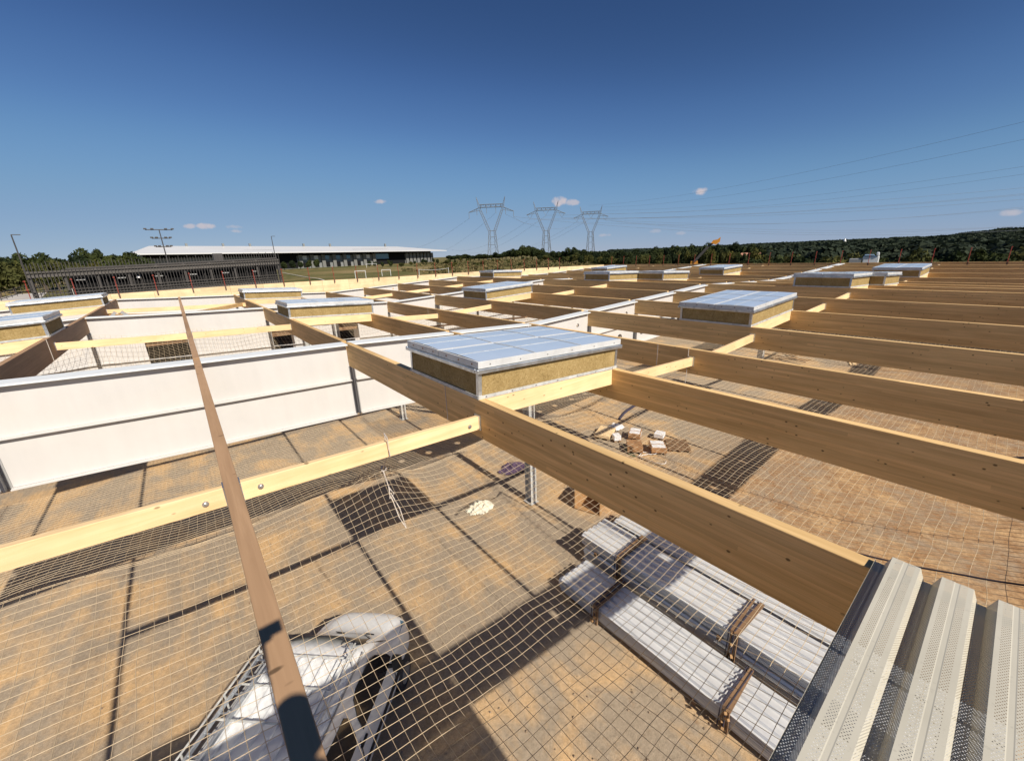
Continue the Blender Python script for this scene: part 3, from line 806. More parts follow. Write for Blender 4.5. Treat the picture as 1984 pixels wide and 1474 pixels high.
# ------------------------------------------------------------------ stacks of ribbed sheets on the floor
def sheet_mesh(w, y0, y1, jit, ribs=5, h=.05):
    pts = []; p = w/ribs
    for n in range(ribs):
        a = n*p; pts += [(a, 0), (a+p*.18, 0), (a+p*.32, h), (a+p*.78, h), (a+p*.92, 0)]
    pts.append((w, 0))
    m = MB()
    for yy in (y0, y1):
        for (x, z) in pts: m.v.append((x, yy+jit*noise.noise(Vector((x*3, z, yy))), z))
    n = len(pts); m.f = [(i, i+1, n+i+1, n+i) for i in range(n-1)]
    m2 = MB(); m2.v = m.v+[(x, y, z-.012) for (x, y, z) in m.v]; N = 2*n
    m2.f = m.f+[(i+N, n+i+N, n+i+1+N, i+1+N) for i in range(n-1)]+[(i, i+N, i+1+N, i+1) for i in range(n-1)]+[(n+i, n+i+1, n+i+1+N, n+i+N) for i in range(n-1)]+[(0, n, n+N, N), (n-1, n-1+N, 2*n-1+N, 2*n-1)]
    return m2
def pack(x, w, z0, n, y0, y1, dz, label, turned=0):
    t = thing('sheet_stack', label, 'sheet metal stack', (x, 0, z0), rz=turned, group='stacks of galvanised ribbed sheets')
    ms = [sheet_mesh(w, y0, y1, 0).mesh('sheet', M['galv_sheet']) for _ in range(1)]
    for q in range(n):
        o = obj('sheet', ms[0], t); o.location = (rnd.uniform(-.012, .012), rnd.uniform(-.09, .05), q*dz)
    for yy in (y1-.6, (y0+y1)/2, y0+.8):
        MB().box(-.05, w+.05, yy, yy+.09, -.12, -.013).build('bearer', M['oldwood'], t)
    return t
pB = pack(6.60, 1.12, FZ+.13, 13, -1.5, 6.55, .028, 'low stack of shiny ribbed sheets nearest the camera under the net')
pA = pack(7.98, 1.15, FZ+.13, 12, -1.5, 6.85, .030, 'tall stack of ribbed sheets, lower tier, next to the foreground beam')
pA2 = pack(8.0, 1.15, FZ+.13+12*.030+.15, 11, -1.5, 6.95, .030, 'tall stack of ribbed sheets, upper tier, bright in the sun')
pC = pack(9.45, 1.1, FZ+.13, 12, -1.5, 7.05, .030, 'narrow strip of ribbed sheets showing behind the tall stack')
pC2 = pack(9.48, 1.1, FZ+.13+12*.030+.15, 4, -1.5, 6.9, .030, 'ribbed sheets on top of the rear stack, along the foreground beam')
def lash(x0, x1, y, z0, z1, label, k):
    t = thing('lashing', label, 'strap', group='timber strips and cords lashing the sheet stacks')
    r = random.Random(k)
    for q in range(3):
        o = .055*(q-1)+r.uniform(-.01, .01)
        m = MB(); m.bar((x0-.03, y+o, z1+.018+q*.006), (x1+.03, y+o+r.uniform(-.06, .06), z1+.018+q*.006), .055, .028); m.build('wood_strip', M['oldwood'], t)
        m = MB(); m.bar((x0-.03, y+o+r.uniform(-.02, .02), z0-.02), (x0-.025, y+o, z1+.03), .05, .03); m.build('wood_strip', M['ply'] if q == 1 else M['oldwood'], t)
    pts = [(x1+.02, y+.02, z0), (x1+.03, y, z1), (x1, y, z1+.045), (x0, y+.01, z1+.045), (x0-.055, y, z1), (x0-.055, y+.01, z0)]
    rope('cord', pts, .014, M['net_dark'], t)
    rope('cord', [(x, y_+.11, z) for x, y_, z in pts], .012, M['net_dark'], t)
    m = MB()
    for q in range(4):
        a = (x0-.05+r.uniform(-.05, .03), y+r.uniform(-.06, .06), z0+(z1-z0)*(q/3)*.9+.05); m.bar(a, (a[0]+r.uniform(-.08, .08), a[1]+r.uniform(-.08, .08), a[2]+.07), .05, .05)
    m.build('wedge', M['ply'], t)
zB1 = FZ+.13+.41; zA1 = FZ+.13+.36+.15+.38
lash(6.58, 7.74, 5.2, FZ+.02, zB1, 'lashing round the low sheet stack, the one farther from the camera', 1)
lash(6.58, 7.74, 1.95, FZ+.02, zB1, 'lashing round the low sheet stack, the one nearer the camera', 2)
lash(7.96, 9.17, 5.55, FZ+.02, zA1, 'lashing round the tall sheet stack, the one farther from the camera', 3)
lash(7.96, 9.17, 2.45, FZ+.02, zA1, 'lashing round the tall sheet stack, the one nearer the camera', 4)

# ------------------------------------------------------------------ the van
def van():
    # local: x forward, y left, z up; origin under the roof's front centre
    t = thing('parked_van', 'white delivery van with roof rack parked under the net at the bottom', 'van', (.66, 6.87, FZ), radians(46)); t.scale = (1.06, 1.04, 1.27)
    # stations: x, half width low, belt, roof ; z bottom, belt, shoulder, top
    ST = [(-3.62, .90, .93, .78, .42, 1.05, 1.86, 1.90), (-3.56, .95, .97, .81, .30, 1.08, 1.92, 1.97), (-2.4, .96, .98, .82, .26, 1.08, 1.93, 1.985), (-1.2, .96, .98, .82, .26, 1.08, 1.93, 1.985), (-.35, .96, .98, .81, .26, 1.08, 1.91, 1.97),
          (.0, .96, .975, .79, .26, 1.07, 1.86, 1.93), (.45, .96, .965, .74, .26, 1.06, 1.52, 1.60), (.92, .95, .95, .72, .26, 1.03, 1.14, 1.19), (1.35, .93, .92, .70, .26, .95, 1.05, 1.09), (1.72, .87, .84, .62, .27, .80, .93, .97), (1.86, .74, .70, .5, .32, .62, .78, .82)]
    rings = []
    for (x, wl, wb, wr, z0, zb, zs, zt) in ST:
        half = [(0, z0), (wl*.85, z0), (wl, z0+.1), (wb+.012, (z0+zb)*.5), (wb, zb), ((wb+wr)/2+.015, (zb+zs)/2+.02), (wr+.03, zs-.02), (wr-.06, zs+(zt-zs)*.75), (wr*.5, zt), (0, zt+.006)]
        rings.append([(x, y, z) for y, z in half]+[(x, -y, z) for y, z in half[-2:0:-1]])
    m = MB(); n = len(rings[0])
    for r_ in rings: m.v += r_
    for a in range(len(rings)-1):
        for k in range(n): m.f.append((a*n+k, a*n+(k+1) % n, (a+1)*n+(k+1) % n, (a+1)*n+k))
    m.f.append(tuple(range(n))[::-1]); m.f.append(tuple((len(rings)-1)*n+k for k in range(n)))
    body = m.build('body', M['vanw'], t, smooth=True)
    sb = body.modifiers.new('s', 'SUBSURF'); sb.levels = 2; sb.render_levels = 2
    # windscreen: follows the slope, slightly proud
    def quad_strip(name, rows, mat, smooth=True, parent=t):
        q = MB(); c = len(rows[0])
        for r_ in rows: q.v += r_
        q.f = [(a*c+k, a*c+k+1, (a+1)*c+k+1, (a+1)*c+k) for a in range(len(rows)-1) for k in range(c-1)]
        o = q.build(name, mat, parent, smooth); so_ = o.modifiers.new('t', 'SOLIDIFY'); so_.thickness = .012; return o
    rows = []
    for f in np.linspace(0, 1, 5):
        x = .12+f*.80; zc = 1.925-f*.70; hwid = .66+.12*f
        rows.append([(x-.10*(abs(s)**2)*1.0, s*hwid, zc-.03*abs(s)**3+.015) for s in np.linspace(-1, 1, 9)])
    quad_strip('windscreen', rows, M['glassd'])
    for sgn in (-1, 1):
        def sidewin(name, P):
            w = MB()
            w.v = [(x, sgn*(.995-(z-1.08)*.19+off), z) for off in (0, .014) for (x, z) in P]; k = len(P)
            w.f = [tuple(range(k)), tuple(range(k, 2*k))]+[(a, (a+1) % k, k+(a+1) % k, k+a) for a in range(k)]
            return w.build(name, M['glassd'], t)
        sidewin('door_window', [(-.72, 1.16), (.22, 1.14), (.50, 1.20), (.42, 1.34), (.12, 1.62), (-.05, 1.70), (-.55, 1.72), (-.68, 1.66), (-.74, 1.4)])
        sidewin('side_window', [(-1.95, 1.20), (-.95, 1.18), (-.90, 1.3), (-.90, 1.60), (-.98, 1.70), (-1.9, 1.72), (-2.0, 1.6)])
        sidewin('rear_window', [(-3.25, 1.22), (-2.2, 1.20), (-2.15, 1.3), (-2.15, 1.62), (-2.25, 1.70), (-3.2, 1.68), (-3.3, 1.5)])
        MB().box(-3.3, .95, sgn*.985-.012, sgn*.985+.012, .58, .66).build('rubbing_strip', M['black'], t)
        MB().box(-.86, -.66, sgn*.99-.02, sgn*.99+.02, .98, 1.01).build('door_handle', M['black'], t)
        h = MB(); h.bar((.36, sgn*.97, 1.14), (.36, sgn*1.10, 1.17), .05, .05); h.build('mirror_arm', M['black'], t)
        h = MB(); h.box(.30, .42, min(sgn*1.08, sgn*1.26), max(sgn*1.08, sgn*1.26), 1.08, 1.36); h.build('mirror', M['black'], t, bevel=.03)
        h = MB(); h.hexa([(1.42, sgn*.62, .72), (1.80, sgn*.60, .70), (1.62, sgn*.86, .72), (1.30, sgn*.90, .74), (1.36, sgn*.62, 1.03), (1.66, sgn*.56, .93), (1.56, sgn*.82, .93), (1.2, sgn*.88, 1.01)]); h.build('headlight', M['glassb'], t)
        for wx in (-2.75, 1.02):
            q = MB(); q.tube([(wx, sgn*.80, .33), (wx, sgn*.975, .33)], .33, 24); w = q.build('wheel', M['rubber'], t, bevel=.03); w.scale = (1, 1, .85)
            q = MB(); q.tube([(wx, sgn*.97, .33), (wx, sgn*.985, .33)], .2, 16); q.build('rim', M['galv'], w)
    g = MB(); g.box(1.72, 1.93, -.78, .78, .30, .50); g.build('bumper', M['black'], t, bevel=.04)
    g = MB(); g.box(1.78, 1.875, -.5, .5, .60, .76); g.build('grille', M['black'], t, bevel=.02)
    for yw in (-.25, .35):
        MB().tube([(.93, yw, 1.225), (.70, yw-.35, 1.44)], .012, 5).build('wiper', M['black'], t)
    MB().tube([(.05, .35, 1.95), (-.18, .37, 2.2)], .006, 5).build('aerial', M['black'], t)
    # pressed roof ribs
    for yr in (-.55, -.33, -.11, .11, .33, .55):
        MB().box(-3.3, -.35, yr-.03, yr+.03, 1.98, 2.012).build('roof_rib', M['vanw'], t, bevel=.012)
    for sgn in (-1, 1):
        for xs_ in (-2.08, -.84, .55):
            MB().bar((xs_, sgn*1.0, .42), (xs_, sgn*.985, 1.10), .012, .012).build('door_seam', M['black'], t)
        MB().bar((-3.3, sgn*.845, 1.90), (-.1, sgn*.835, 1.90), .02, .02).build('roof_gutter', M['stiff'], t)
    # rack
    for sgn in (-1, 1):
        for dz in (.10, .20):
            MB().tube([(-3.5, sgn*.80, 2.0+dz), (-.35, sgn*.80, 2.0+dz), (-.2, sgn*.79, 1.96+dz)], .014, 6).build('rack_rail', M['galv_dull'], t)
        for x in (-3.4, -2.65, -1.9, -1.15, -.4):
            MB().tube([(x, sgn*.80, 1.9), (x, sgn*.80, 2.2)], .013, 5).build('rack_stanchion', M['galv_dull'], t)
    for x in (-3.4, -2.9, -2.4, -1.9, -1.4, -.9, -.4):
        MB().tube([(x, -.8, 2.095), (x, .8, 2.095)], .015, 6).build('rack_crossbar', M['galv_dull'], t)
    MB().tube([(-.28+.05*cos(a), -.74+.05*sin(a), 2.2) for a in np.arange(0, 6.5, .5)], .008, 5).build('rack_ring', M['galv'], t)
van()
t = thing('ladder', 'metal ladder lying along the left side of the van roof', 'ladder', (.66, 6.87, FZ+2.13*1.27), radians(46))
for y in (.52, .74): MB().box(-3.5, -.5, y, y+.03, 0, .06).build('rail', M['galv'], t)
for q in range(11): MB().tube([(-3.4+q*.28, .54, .03), (-3.4+q*.28, .76, .03)], .014, 5).build('rung', M['galv'], t)

# ------------------------------------------------------------------ loose things on the floor
def box_thing(name, label, cat, x, y, sx, sy, sz, rz, mat, cover, group=None):
    t = thing(name, label, cat, (x, y, FZ), rz, group)
    b = MB(); b.box(-sx/2, sx/2, -sy/2, sy/2, .1, .1+sz); b.build('carton', mat, t, bevel=.015)
    if cover:
        for q in range(2):
            MB().box(-sx/2+.04+q*sx/2, -.03+q*sx/2, -sy/2+.05, sy/2-.05, .1+sz+.001, .1+sz+.008).build('label_sheet', M['paper'], t)
        MB().box(-sx/2+.05, sx/2-.05, -sy/2-.006, -sy/2-.001, .18, .02+sz).build('label_sheet', M['paper'], t)
    MB().box(-sx/2+.01, sx/2-.01, -sy/2+.02, -sy/2+.12, 0, .1).build('bearer', M['oldwood'], t)
    MB().box(-sx/2+.01, sx/2-.01, sy/2-.12, sy/2-.02, 0, .1).build('bearer', M['oldwood'], t)
    return t
box_thing('carton', 'carton with two white sheets on top, farthest of the pile seen over the foreground beam', 'box', 16.6, 11.0, .75, .6, .26, .5, M['cardb'], True)
box_thing('carton', 'plain brown carton in the pile, nearest the foreground beam', 'box', 15.4, 10.2, .85, .7, .26, .7, M['cardb'], False)
box_thing('carton', 'carton with white sheets on its top and front, lower right of the pile', 'box', 16.1, 9.4, .8, .7, .26, .75, M['cardb'], True)
box_thing('carton', 'small white wrapped carton at the right end of the pile', 'box', 17.4, 10.1, .5, .45, .22, .3, M['paper'], False)
box_thing('carton', 'small white wrapped carton at the left end of the pile', 'box', 15.6, 11.4, .4, .35, .25, 1.0, M['paper'], False)
box_thing('carton', 'yellowish flat carton behind the pile of white labelled boxes', 'box', 15.7, 12.2, 1.2, .8, .16, .4, M['spruce'], False)
t = thing('pallet', 'dark wooden pallet with scraps beside the pile of cartons', 'pallet', (17.2, 9.0, FZ), .7)
for q in range(6): MB().box(-.6+q*.21, -.46+q*.21, -.5, .5, .10, .12).build('board', M['oldwood'], t)
for q in range(3): MB().box(-.6, .6, -.5+q*.45, -.4+q*.45, 0, .098).build('block', M['oldwood'], t)
t = thing('strap_tangle', 'green and white plastic straps lying before the cartons', 'strap', (14.8, 9.6, FZ))
for q in range(5):
    r_ = random.Random(q); pts = []; a = r_.random()*6
    for s in range(12): a += r_.uniform(-.9, .9); pts.append(((pts[-1][0] if pts else 0)+.14*cos(a), (pts[-1][1] if pts else 0)+.14*sin(a), .02+.05*r_.random()))
    MB().tube(pts, .014, 4).build('plastic_strap', M['green'] if q % 2 else M['paper'], t)
# crumpled tarpaulin
def crumple(name, label, x, y, sx, sy, h, mat, cat, seed=0):
    m = MB(); N = 26; rr = Vector((seed*3.1, 0, 0))
    for j in range(N+1):
        for i in range(N+1):
            u, v = i/N*2-1, j/N*2-1; d = hypot(u, v)
            ed = 1+.35*noise.noise(Vector((atan2(v, u)*2, seed, 1)))
            fall = max(0, 1-(d/ed)**2.5)
            z = h*fall*(.35+.9*abs(noise.noise(Vector((u*2.6, v*2.6, seed))))+.5*abs(noise.noise(Vector((u*6, v*6, seed+2)))))
            m.v.append((u*sx*(.8+.2*ed), v*sy*(.8+.2*ed), z))
    for j in range(N):
        for i in range(N):
            u, v = (i+.5)/N*2-1, (j+.5)/N*2-1
            if hypot(u, v) < 1+.35*noise.noise(Vector((atan2(v, u)*2, seed, 1)))*1.0 and hypot(u, v) < .98+.15*noise.noise(Vector((u*5, v*5, seed+5))):
                m.f.append((j*(N+1)+i, j*(N+1)+i+1, (j+1)*(N+1)+i+1, (j+1)*(N+1)+i))
    o = m.build(name, mat); o.location = (x, y, FZ+.01); tag(o, label, cat); return o
crumple('tarpaulin', 'crumpled cream tarpaulin lying alone on the sand', 7.2, 11.35, .55, .42, .30, M['cloth'], 'tarpaulin', 3)
crumple('plastic_bag', 'crumpled purple plastic heap left of the steel column', 10.0, 12.8, .7, .5, .3, M['purple'], 'plastic sheet', 8)
crumple('cement_bag', 'small pale crumpled bag behind the white labelled cartons', 16.9, 12.4, .5, .4, .25, M['paper'], 'bag', 11)
def stones():
    r = np.random.RandomState(12); V = []; Fs = []; n0 = 0
    for _ in range(2600):
        x, y = r.uniform(-4, 24), r.uniform(1.5, 21); s_ = r.uniform(.01, .034)
        P = np.array([(1, 0, 0), (-1, 0, 0), (0, 1, 0), (0, -1, 0), (0, 0, .7), (0, 0, -.5)])*s_*r.uniform(.6, 1.3, (6, 3)); a = r.uniform(0, 6)
        c_, d_ = cos(a), sin(a); P = np.stack([P[:, 0]*c_-P[:, 1]*d_+x, P[:, 0]*d_+P[:, 1]*c_+y, P[:, 2]+FZ], 1)
        V += P.tolist(); Fs += [(n0+a, n0+b, n0+c) for a, b, c in ((0, 2, 4), (2, 1, 4), (1, 3, 4), (3, 0, 4), (2, 0, 5), (1, 2, 5), (3, 1, 5), (0, 3, 5))]; n0 += 6
    me = bpy.data.meshes.new('stones'); me.from_pydata(V, [], Fs); me.materials.append(M['stone'])
    tag(obj('loose_stones', me), 'small loose stones scattered over the sandy floor', 'stones', kind='stuff')
stones()
t = thing('broken_crate', 'reddish plywood crate with dark open end beside the sheet stacks', 'crate', (10.75, 8.75, FZ), .35)
for (a, b, c, d, e, f) in ((-.8, .8, -.5, -.47, 0, .75), (-.8, .8, .47, .5, 0, .75), (.77, .8, -.47, .47, 0, .6), (-.8, .8, -.47, .47, 0, .03)):
    MB().box(a, b, c, d, e, f).build('side_board', M['ply'], t)
m = MB(); m.hexa([(-.1, -.5, .76), (.9, -.7, .55), (.95, .3, .6), (-.05, .45, .82), (-.1, -.5, .79), (.9, -.7, .58), (.95, .3, .63), (-.05, .45, .85)]); m.build('loose_board', M['ply'], t)
MB().box(.1, .5, -.6, -.3, .80, .83).build('blue_sheet', M['blue'], t)
t = thing('timber_bundle', 'pale planks lying on the floor between far beams on the right', 'timber', (41.0, 6.6, FZ), .3)
for q in range(7): MB().box(-1.5, 1.5, q*.17, q*.17+.15, 0, .06+.05*(q % 2)).build('plank', M['spruce'], t)
t = thing('timber_bundle', 'scattered reddish planks on the floor beyond the right hand beams', 'timber', (38.6, 10.4, FZ), -.2)
for q in range(9):
    b = MB(); b.bar((rnd.uniform(-1.5, 1.5), rnd.uniform(-1.2, 1.2), .05+.04*q), (rnd.uniform(-1.5, 1.5), rnd.uniform(1.2, 2.4), .06+.04*q), .14, .035); b.build('plank', M['oldwood'] if q % 2 else M['ply'], t)
t = thing('brown_brace', 'pair of dark brown boards leaning across the bay behind the nearest white girder', 'board', (10.3, 15.2, H-2.9), 0)
m = MB(); m.bar((-1.2, 2.6, -.3), (.9, -2.2, .35), .25, .05); m.build('board', M['oldwood'], t)
m = MB(); m.bar((-1.0, 2.9, -.35), (1.3, -1.4, .20), .22, .05); m.build('board', M['ply'], t)
# diagonal timber braces behind the second white girder, left
t = thing('diagonal_brace', 'long brown diagonal timber braces behind the second white girder at the left', 'brace', (0, 0, 0))
m = MB(); m.bar((-3.1, 29.0, H-2.2), (0.2, 24.2, H-2.1), .16, .18); m.build('brace_arm', M['glulam'], t)
m = MB(); m.bar((0.2, 24.2, H-2.1), (3.0, 29.0, H-2.2), .16, .18); m.build('brace_arm', M['glulam'], t)
t = thing('crossed_props', 'grey crossed props standing behind the second white girder at the left', 'prop', (0, 0, 0))
for (a, b) in (((-3.2, 27, H-2.7), (-2.5, 27, H-1.9)), ((-1.6, 27, H-2.7), (-2.3, 27, H-1.9))):
    m = MB(); m.bar(a, b, .12, .12); m.build('prop', M['stiff'], t)

# ------------------------------------------------------------------ photographer (behind the camera, casts the shadow on the slim beam)
def photographer():
    t = thing('person', 'person in navy shirt and dark trousers holding up a phone on the metal deck', 'person', (0, 0, H))
    zf = zroof(-.1)-H+.085
    def skin(name, V_, E_, Rr, mat, lv=2):
        me = bpy.data.meshes.new(name); me.from_pydata(V_, E_, []); o = obj(name, me, t); me.materials.append(mat)
        m = o.modifiers.new('skin', 'SKIN'); 
        for i, r_ in enumerate(Rr): me.skin_vertices[0].data[i].radius = (r_, r_) if not isinstance(r_, tuple) else r_
        me.skin_vertices[0].data[0].use_root = True
        s = o.modifiers.new('sub', 'SUBSURF'); s.levels = lv; s.render_levels = lv; return o
    hp = zf+.93; yb = -.60
    V_ = [(0, yb, hp), (0, yb, hp+.22), (0, yb-.01, hp+.42), (0, yb, hp+.52), (0, yb+.02, hp+.60),
          (.16, yb, hp+.44), (.23, yb+.02, hp+.18), (.23, yb+.10, hp-.06), (-.17, yb, hp+.44), (-.13, yb+.18, hp+.42), (-.06, yb+.44, hp+.68),
          (.10, yb, hp-.05), (.12, yb+.03, zf+.48), (.13, yb, zf+.09), (-.10, yb, hp-.05), (-.14, yb+.02, zf+.48), (-.16, yb, zf+.09), (.13, yb+.15, zf+.05), (-.17, yb+.15, zf+.05)]
    E_ = [(0, 1), (1, 2), (2, 3), (3, 4), (2, 5), (5, 6), (6, 7), (2, 8), (8, 9), (9, 10), (0, 11), (11, 12), (12, 13), (0, 14), (14, 15), (15, 16), (13, 17), (16, 18)]
    Rr = [.15, .14, .15, .10, .085, .065, .045, .032, .065, .048, .032, .10, .065, .045, .10, .065, .045, .04, .04]
    me = bpy.data.meshes.new('body'); me.from_pydata(V_, E_, []); o = obj('body', me, t); me.materials.append(M['shirt'])
    m = o.modifiers.new('skin', 'SKIN')
    bpy.context.view_layer.update()
    if not me.skin_vertices: me.attributes  # layer is created with the modifier
    for i, r_ in enumerate(Rr): me.skin_vertices[0].data[i].radius = (r_, r_)
    me.skin_vertices[0].data[0].use_root = True
    s = o.modifiers.new('sub', 'SUBSURF'); s.levels = 2; s.render_levels = 2
    hc = Vector((0, yb+.05, hp+.69))
    hd = MB()
    for j in range(11):
        th = pi*j/10
        for k in range(16):
            ph = 2*pi*k/16
            x, y, z = sin(th)*cos(ph)*.08, sin(th)*sin(ph)*.10, cos(th)*.12
            if z < -.03: x *= .85; y *= .9
            if y > .07 and abs(x) < .02 and -.04 < z < .02: y += .022
            hd.v.append((hc.x+x, hc.y+y, hc.z+z))
    for j in range(10):
        for k in range(16): hd.f.append((j*16+k, j*16+(k+1) % 16, (j+1)*16+(k+1) % 16, (j+1)*16+k))
    head = hd.build('head', M['skin'], t, smooth=True)
    hr = MB()
    for j in range(6):
        th = pi*.55*j/5
        for k in range(16):
            ph = 2*pi*k/16; rr = 1.08
            tt = th*(1.0 if sin(ph) < .3 else .62)
            hr.v.append((hc.x+.005+sin(tt)*cos(ph)*.10*rr, hc.y+sin(tt)*sin(ph)*.104*rr, hc.z+cos(tt)*.125*rr))
    for j in range(5):
        for k in range(16): hr.f.append((j*16+k, j*16+(k+1) % 16, (j+1)*16+(k+1) % 16, (j+1)*16+k))
    hr.build('hair', M['hair'], t, smooth=True)
    for s_ in (-1, 1):
        MB().tube([(hc.x+s_*.03, hc.y+.088, hc.z+.005), (hc.x+s_*.03, hc.y+.098, hc.z+.005)], .011, 8).build('eye', M['paper'], head)
        MB().tube([(hc.x+s_*.076, hc.y-.01, hc.z+.02), (hc.x+s_*.084, hc.y-.012, hc.z-.03)], .014, 6).build('ear', M['skin'], head)
    MB().tube([(hc.x-.022, hc.y+.088, hc.z-.055), (hc.x+.022, hc.y+.088, hc.z-.055)], .006, 6).build('mouth', M['cardb'], head)
    # hands with fingers round the phone
    for s_, wx, palm in ((1, (.23, yb+.10, hp-.06), (.23, yb+.13, hp-.15)), (-1, (-.06, yb+.44, hp+.68), (-.058, -.058, -.022))):
        palm = Vector(palm); w = Vector(wx); hb = MB(); dn = (palm-w).normalized()
        hb.tube([w, w.lerp(palm, .6), palm+dn*.02], .026, 10, r2=.036)
        for q in range(4):
            if s_ < 0:   # spread fingers reaching round the left end of the phone
                b0 = palm+Vector((-.012+.004*q, .008, .03-.018*q)); hb.tube([b0, b0+Vector((-.022-.004*q, .012, .036-.014*q)), b0+Vector((-.036-.006*q, .02, .072-.026*q))], .0095, 6, r2=.007)
            else:
                b0 = palm+Vector((-.03+.018*q, .01, -.02)); hb.tube([b0, b0+Vector((0, .012, -.035)), b0+Vector((0, .0, -.065+.006*abs(q-1.5)))], .0095, 6, r2=.007)
        b0 = palm+Vector((.02 if s_ < 0 else -.034, .01, -.005)); hb.tube([b0, b0+Vector((.02 if s_ < 0 else -.012, .004, -.02)), b0+Vector((.045 if s_ < 0 else -.008, .014, -.022 if s_ < 0 else -.05))], .012, 6, r2=.009)
        hb.build('hand', M['skin'], t, smooth=True)
    return t
photographer()
t = thing('phone', 'dark mobile phone held up in landscape in front of the person', 'phone', (-.015, -.022, H-.005))
MB().box(-.078, .078, -.014, -.006, -.037, .037).build('phone_body', M['black'], t)
MB().box(-.074, .074, -.0155, -.0142, -.033, .033).build('screen', M['glassd'], t)
# ------------------------------------------------------------------ far surroundings
def pol(az, r, z=None):
    a = radians(az); x, y = r*sin(a), r*cos(a); return (x, y, terr(x, y) if z is None else z)
# dark steel screen building
def screen():
    y = 70.0; x0, x1 = -12.6, 12.55
    t = thing('steel_screen_building', 'unfinished dark steel building with vertical fins at the far left', 'building', (0, y, 0))
    def zt(x): return H+1.25+(x-x0)/(x1-x0)*.45
    MB().slope(x0+3, x1-.3, 1.2, 14, 3, zt(x0)-1.0, 3, zt(x1)-1.0).build('hall_shade_block', M['shade_black'], t)  # solid near-black block; the interior's darkness is put into its colour
    MB().slope(x0+3, x1, 1.1, 14.5, zt(x0)-.99, zt(x0)-.8, zt(x1)-.99, zt(x1)-.8).build('flat_roof', M['dsteel'], t)
    for (d0, d1, yy) in ((1.10, 1.2, -.1), (1.32, 1.75, .05), (1.22, 1.28, -.12), (3.55, 3.62, -.1), (3.85, 3.92, -.1), (4.05, 4.5, .05), (3.2, 3.26, -.1), (5.0, 5.1, .0)):
        MB().slope(x0, x1, yy, yy+.2, zt(x0)-d1, zt(x0)-d0, zt(x1)-d1, zt(x1)-d0).build('crossbeam', M['dsteel_l'], t)
    for q in range(10):
        x = x0+.1+q*(x1-x0-.2)/9; MB().box(x-.14, x+.14, .3, .6, 3.5, zt(x)-1.0).build('column', M['dsteel'], t)
    n = 84
    me = MB().box(-.022, .022, -.4, -.25, -5.6, 0).mesh('fin', M['dsteel'])
    for q in range(n):
        x = x0+(x1-x0)*q/(n-1); o = obj('fin', me, t); o.location = (x, 0, zt(x)-(.22 if q % 3 else .05))
    for q in range(24):   # ceiling beams showing dark behind
        x = x0+4.5+q*.82; MB().box(x, x+.06, .8, 1.1, H-2.4, H-.3).build('louvre', M['dsteel'], t)
    m = MB(); m.box(5.0, 6.1, 3, 4, zt(5)-.79, zt(5)+.15); m.build('roof_unit', M['dsteel'], t)
    m = MB(); m.box(-3.6, -3.2, .7, .9, H-1.05, H-.75); m.build('pale_box', M['paper'], t)
    for q in range(6): MB().tube([(-9+q*3.6, .65, H-.95), (-8.2+q*3.6, .65, H-.95)], .08, 5).build('lamp_tube', M['stiff'], t)
screen()
o = MB(); o.v = [(-30, 40, .05), (-12, 44, .05), (-13.2, 66, 4.4), (-16.5, 100, 5.6), (-20, 100, 5.6), (-26, 62, 3.0)]; o.f = [(0, 1, 2, 5), (5, 2, 3, 4)]
rd = o.build('access_road', M['road']); rd.location.z = .6; tag(rd, 'pale access road running up at the far left', kind='structure')
t = thing('concrete_wall', 'pale concrete ramp wall glimpsed through the dark steel screen', 'wall', (0, 0, 0))
m = MB(); m.hexa([(-11.4, 84, 4), (-7.2, 84, 4), (-7.2, 86, 4), (-11.4, 86, 4), (-11.4, 84, H-2.2), (-7.2, 84, H-.9), (-7.2, 86, H-.9), (-11.4, 86, H-2.2)]); m.build('wall_panel', M['concrete'], t)
t = thing('railing', 'dark picket railing along the slope at the left edge', 'railing', (0, 0, 0))
for q in range(30):
    f = q/29; x = -12.6-6.5*f; y = 74-26*f; z = terr(x, y)+.7+3.4*(1-f)*0+1.0
    z = H-.9-3.0*f
    MB().box(x-.02, x+.02, y-.02, y+.02, z-.9, z).build('picket', M['dsteel'], t)
m = MB(); m.bar((-12.6, 74, H-1.0), (-19.1, 48, H-4.0), .05, .06); m.bar((-12.6, 74, H-1.6), (-19.1, 48, H-4.6), .05, .06); m.build('rail', M['dsteel'], t)

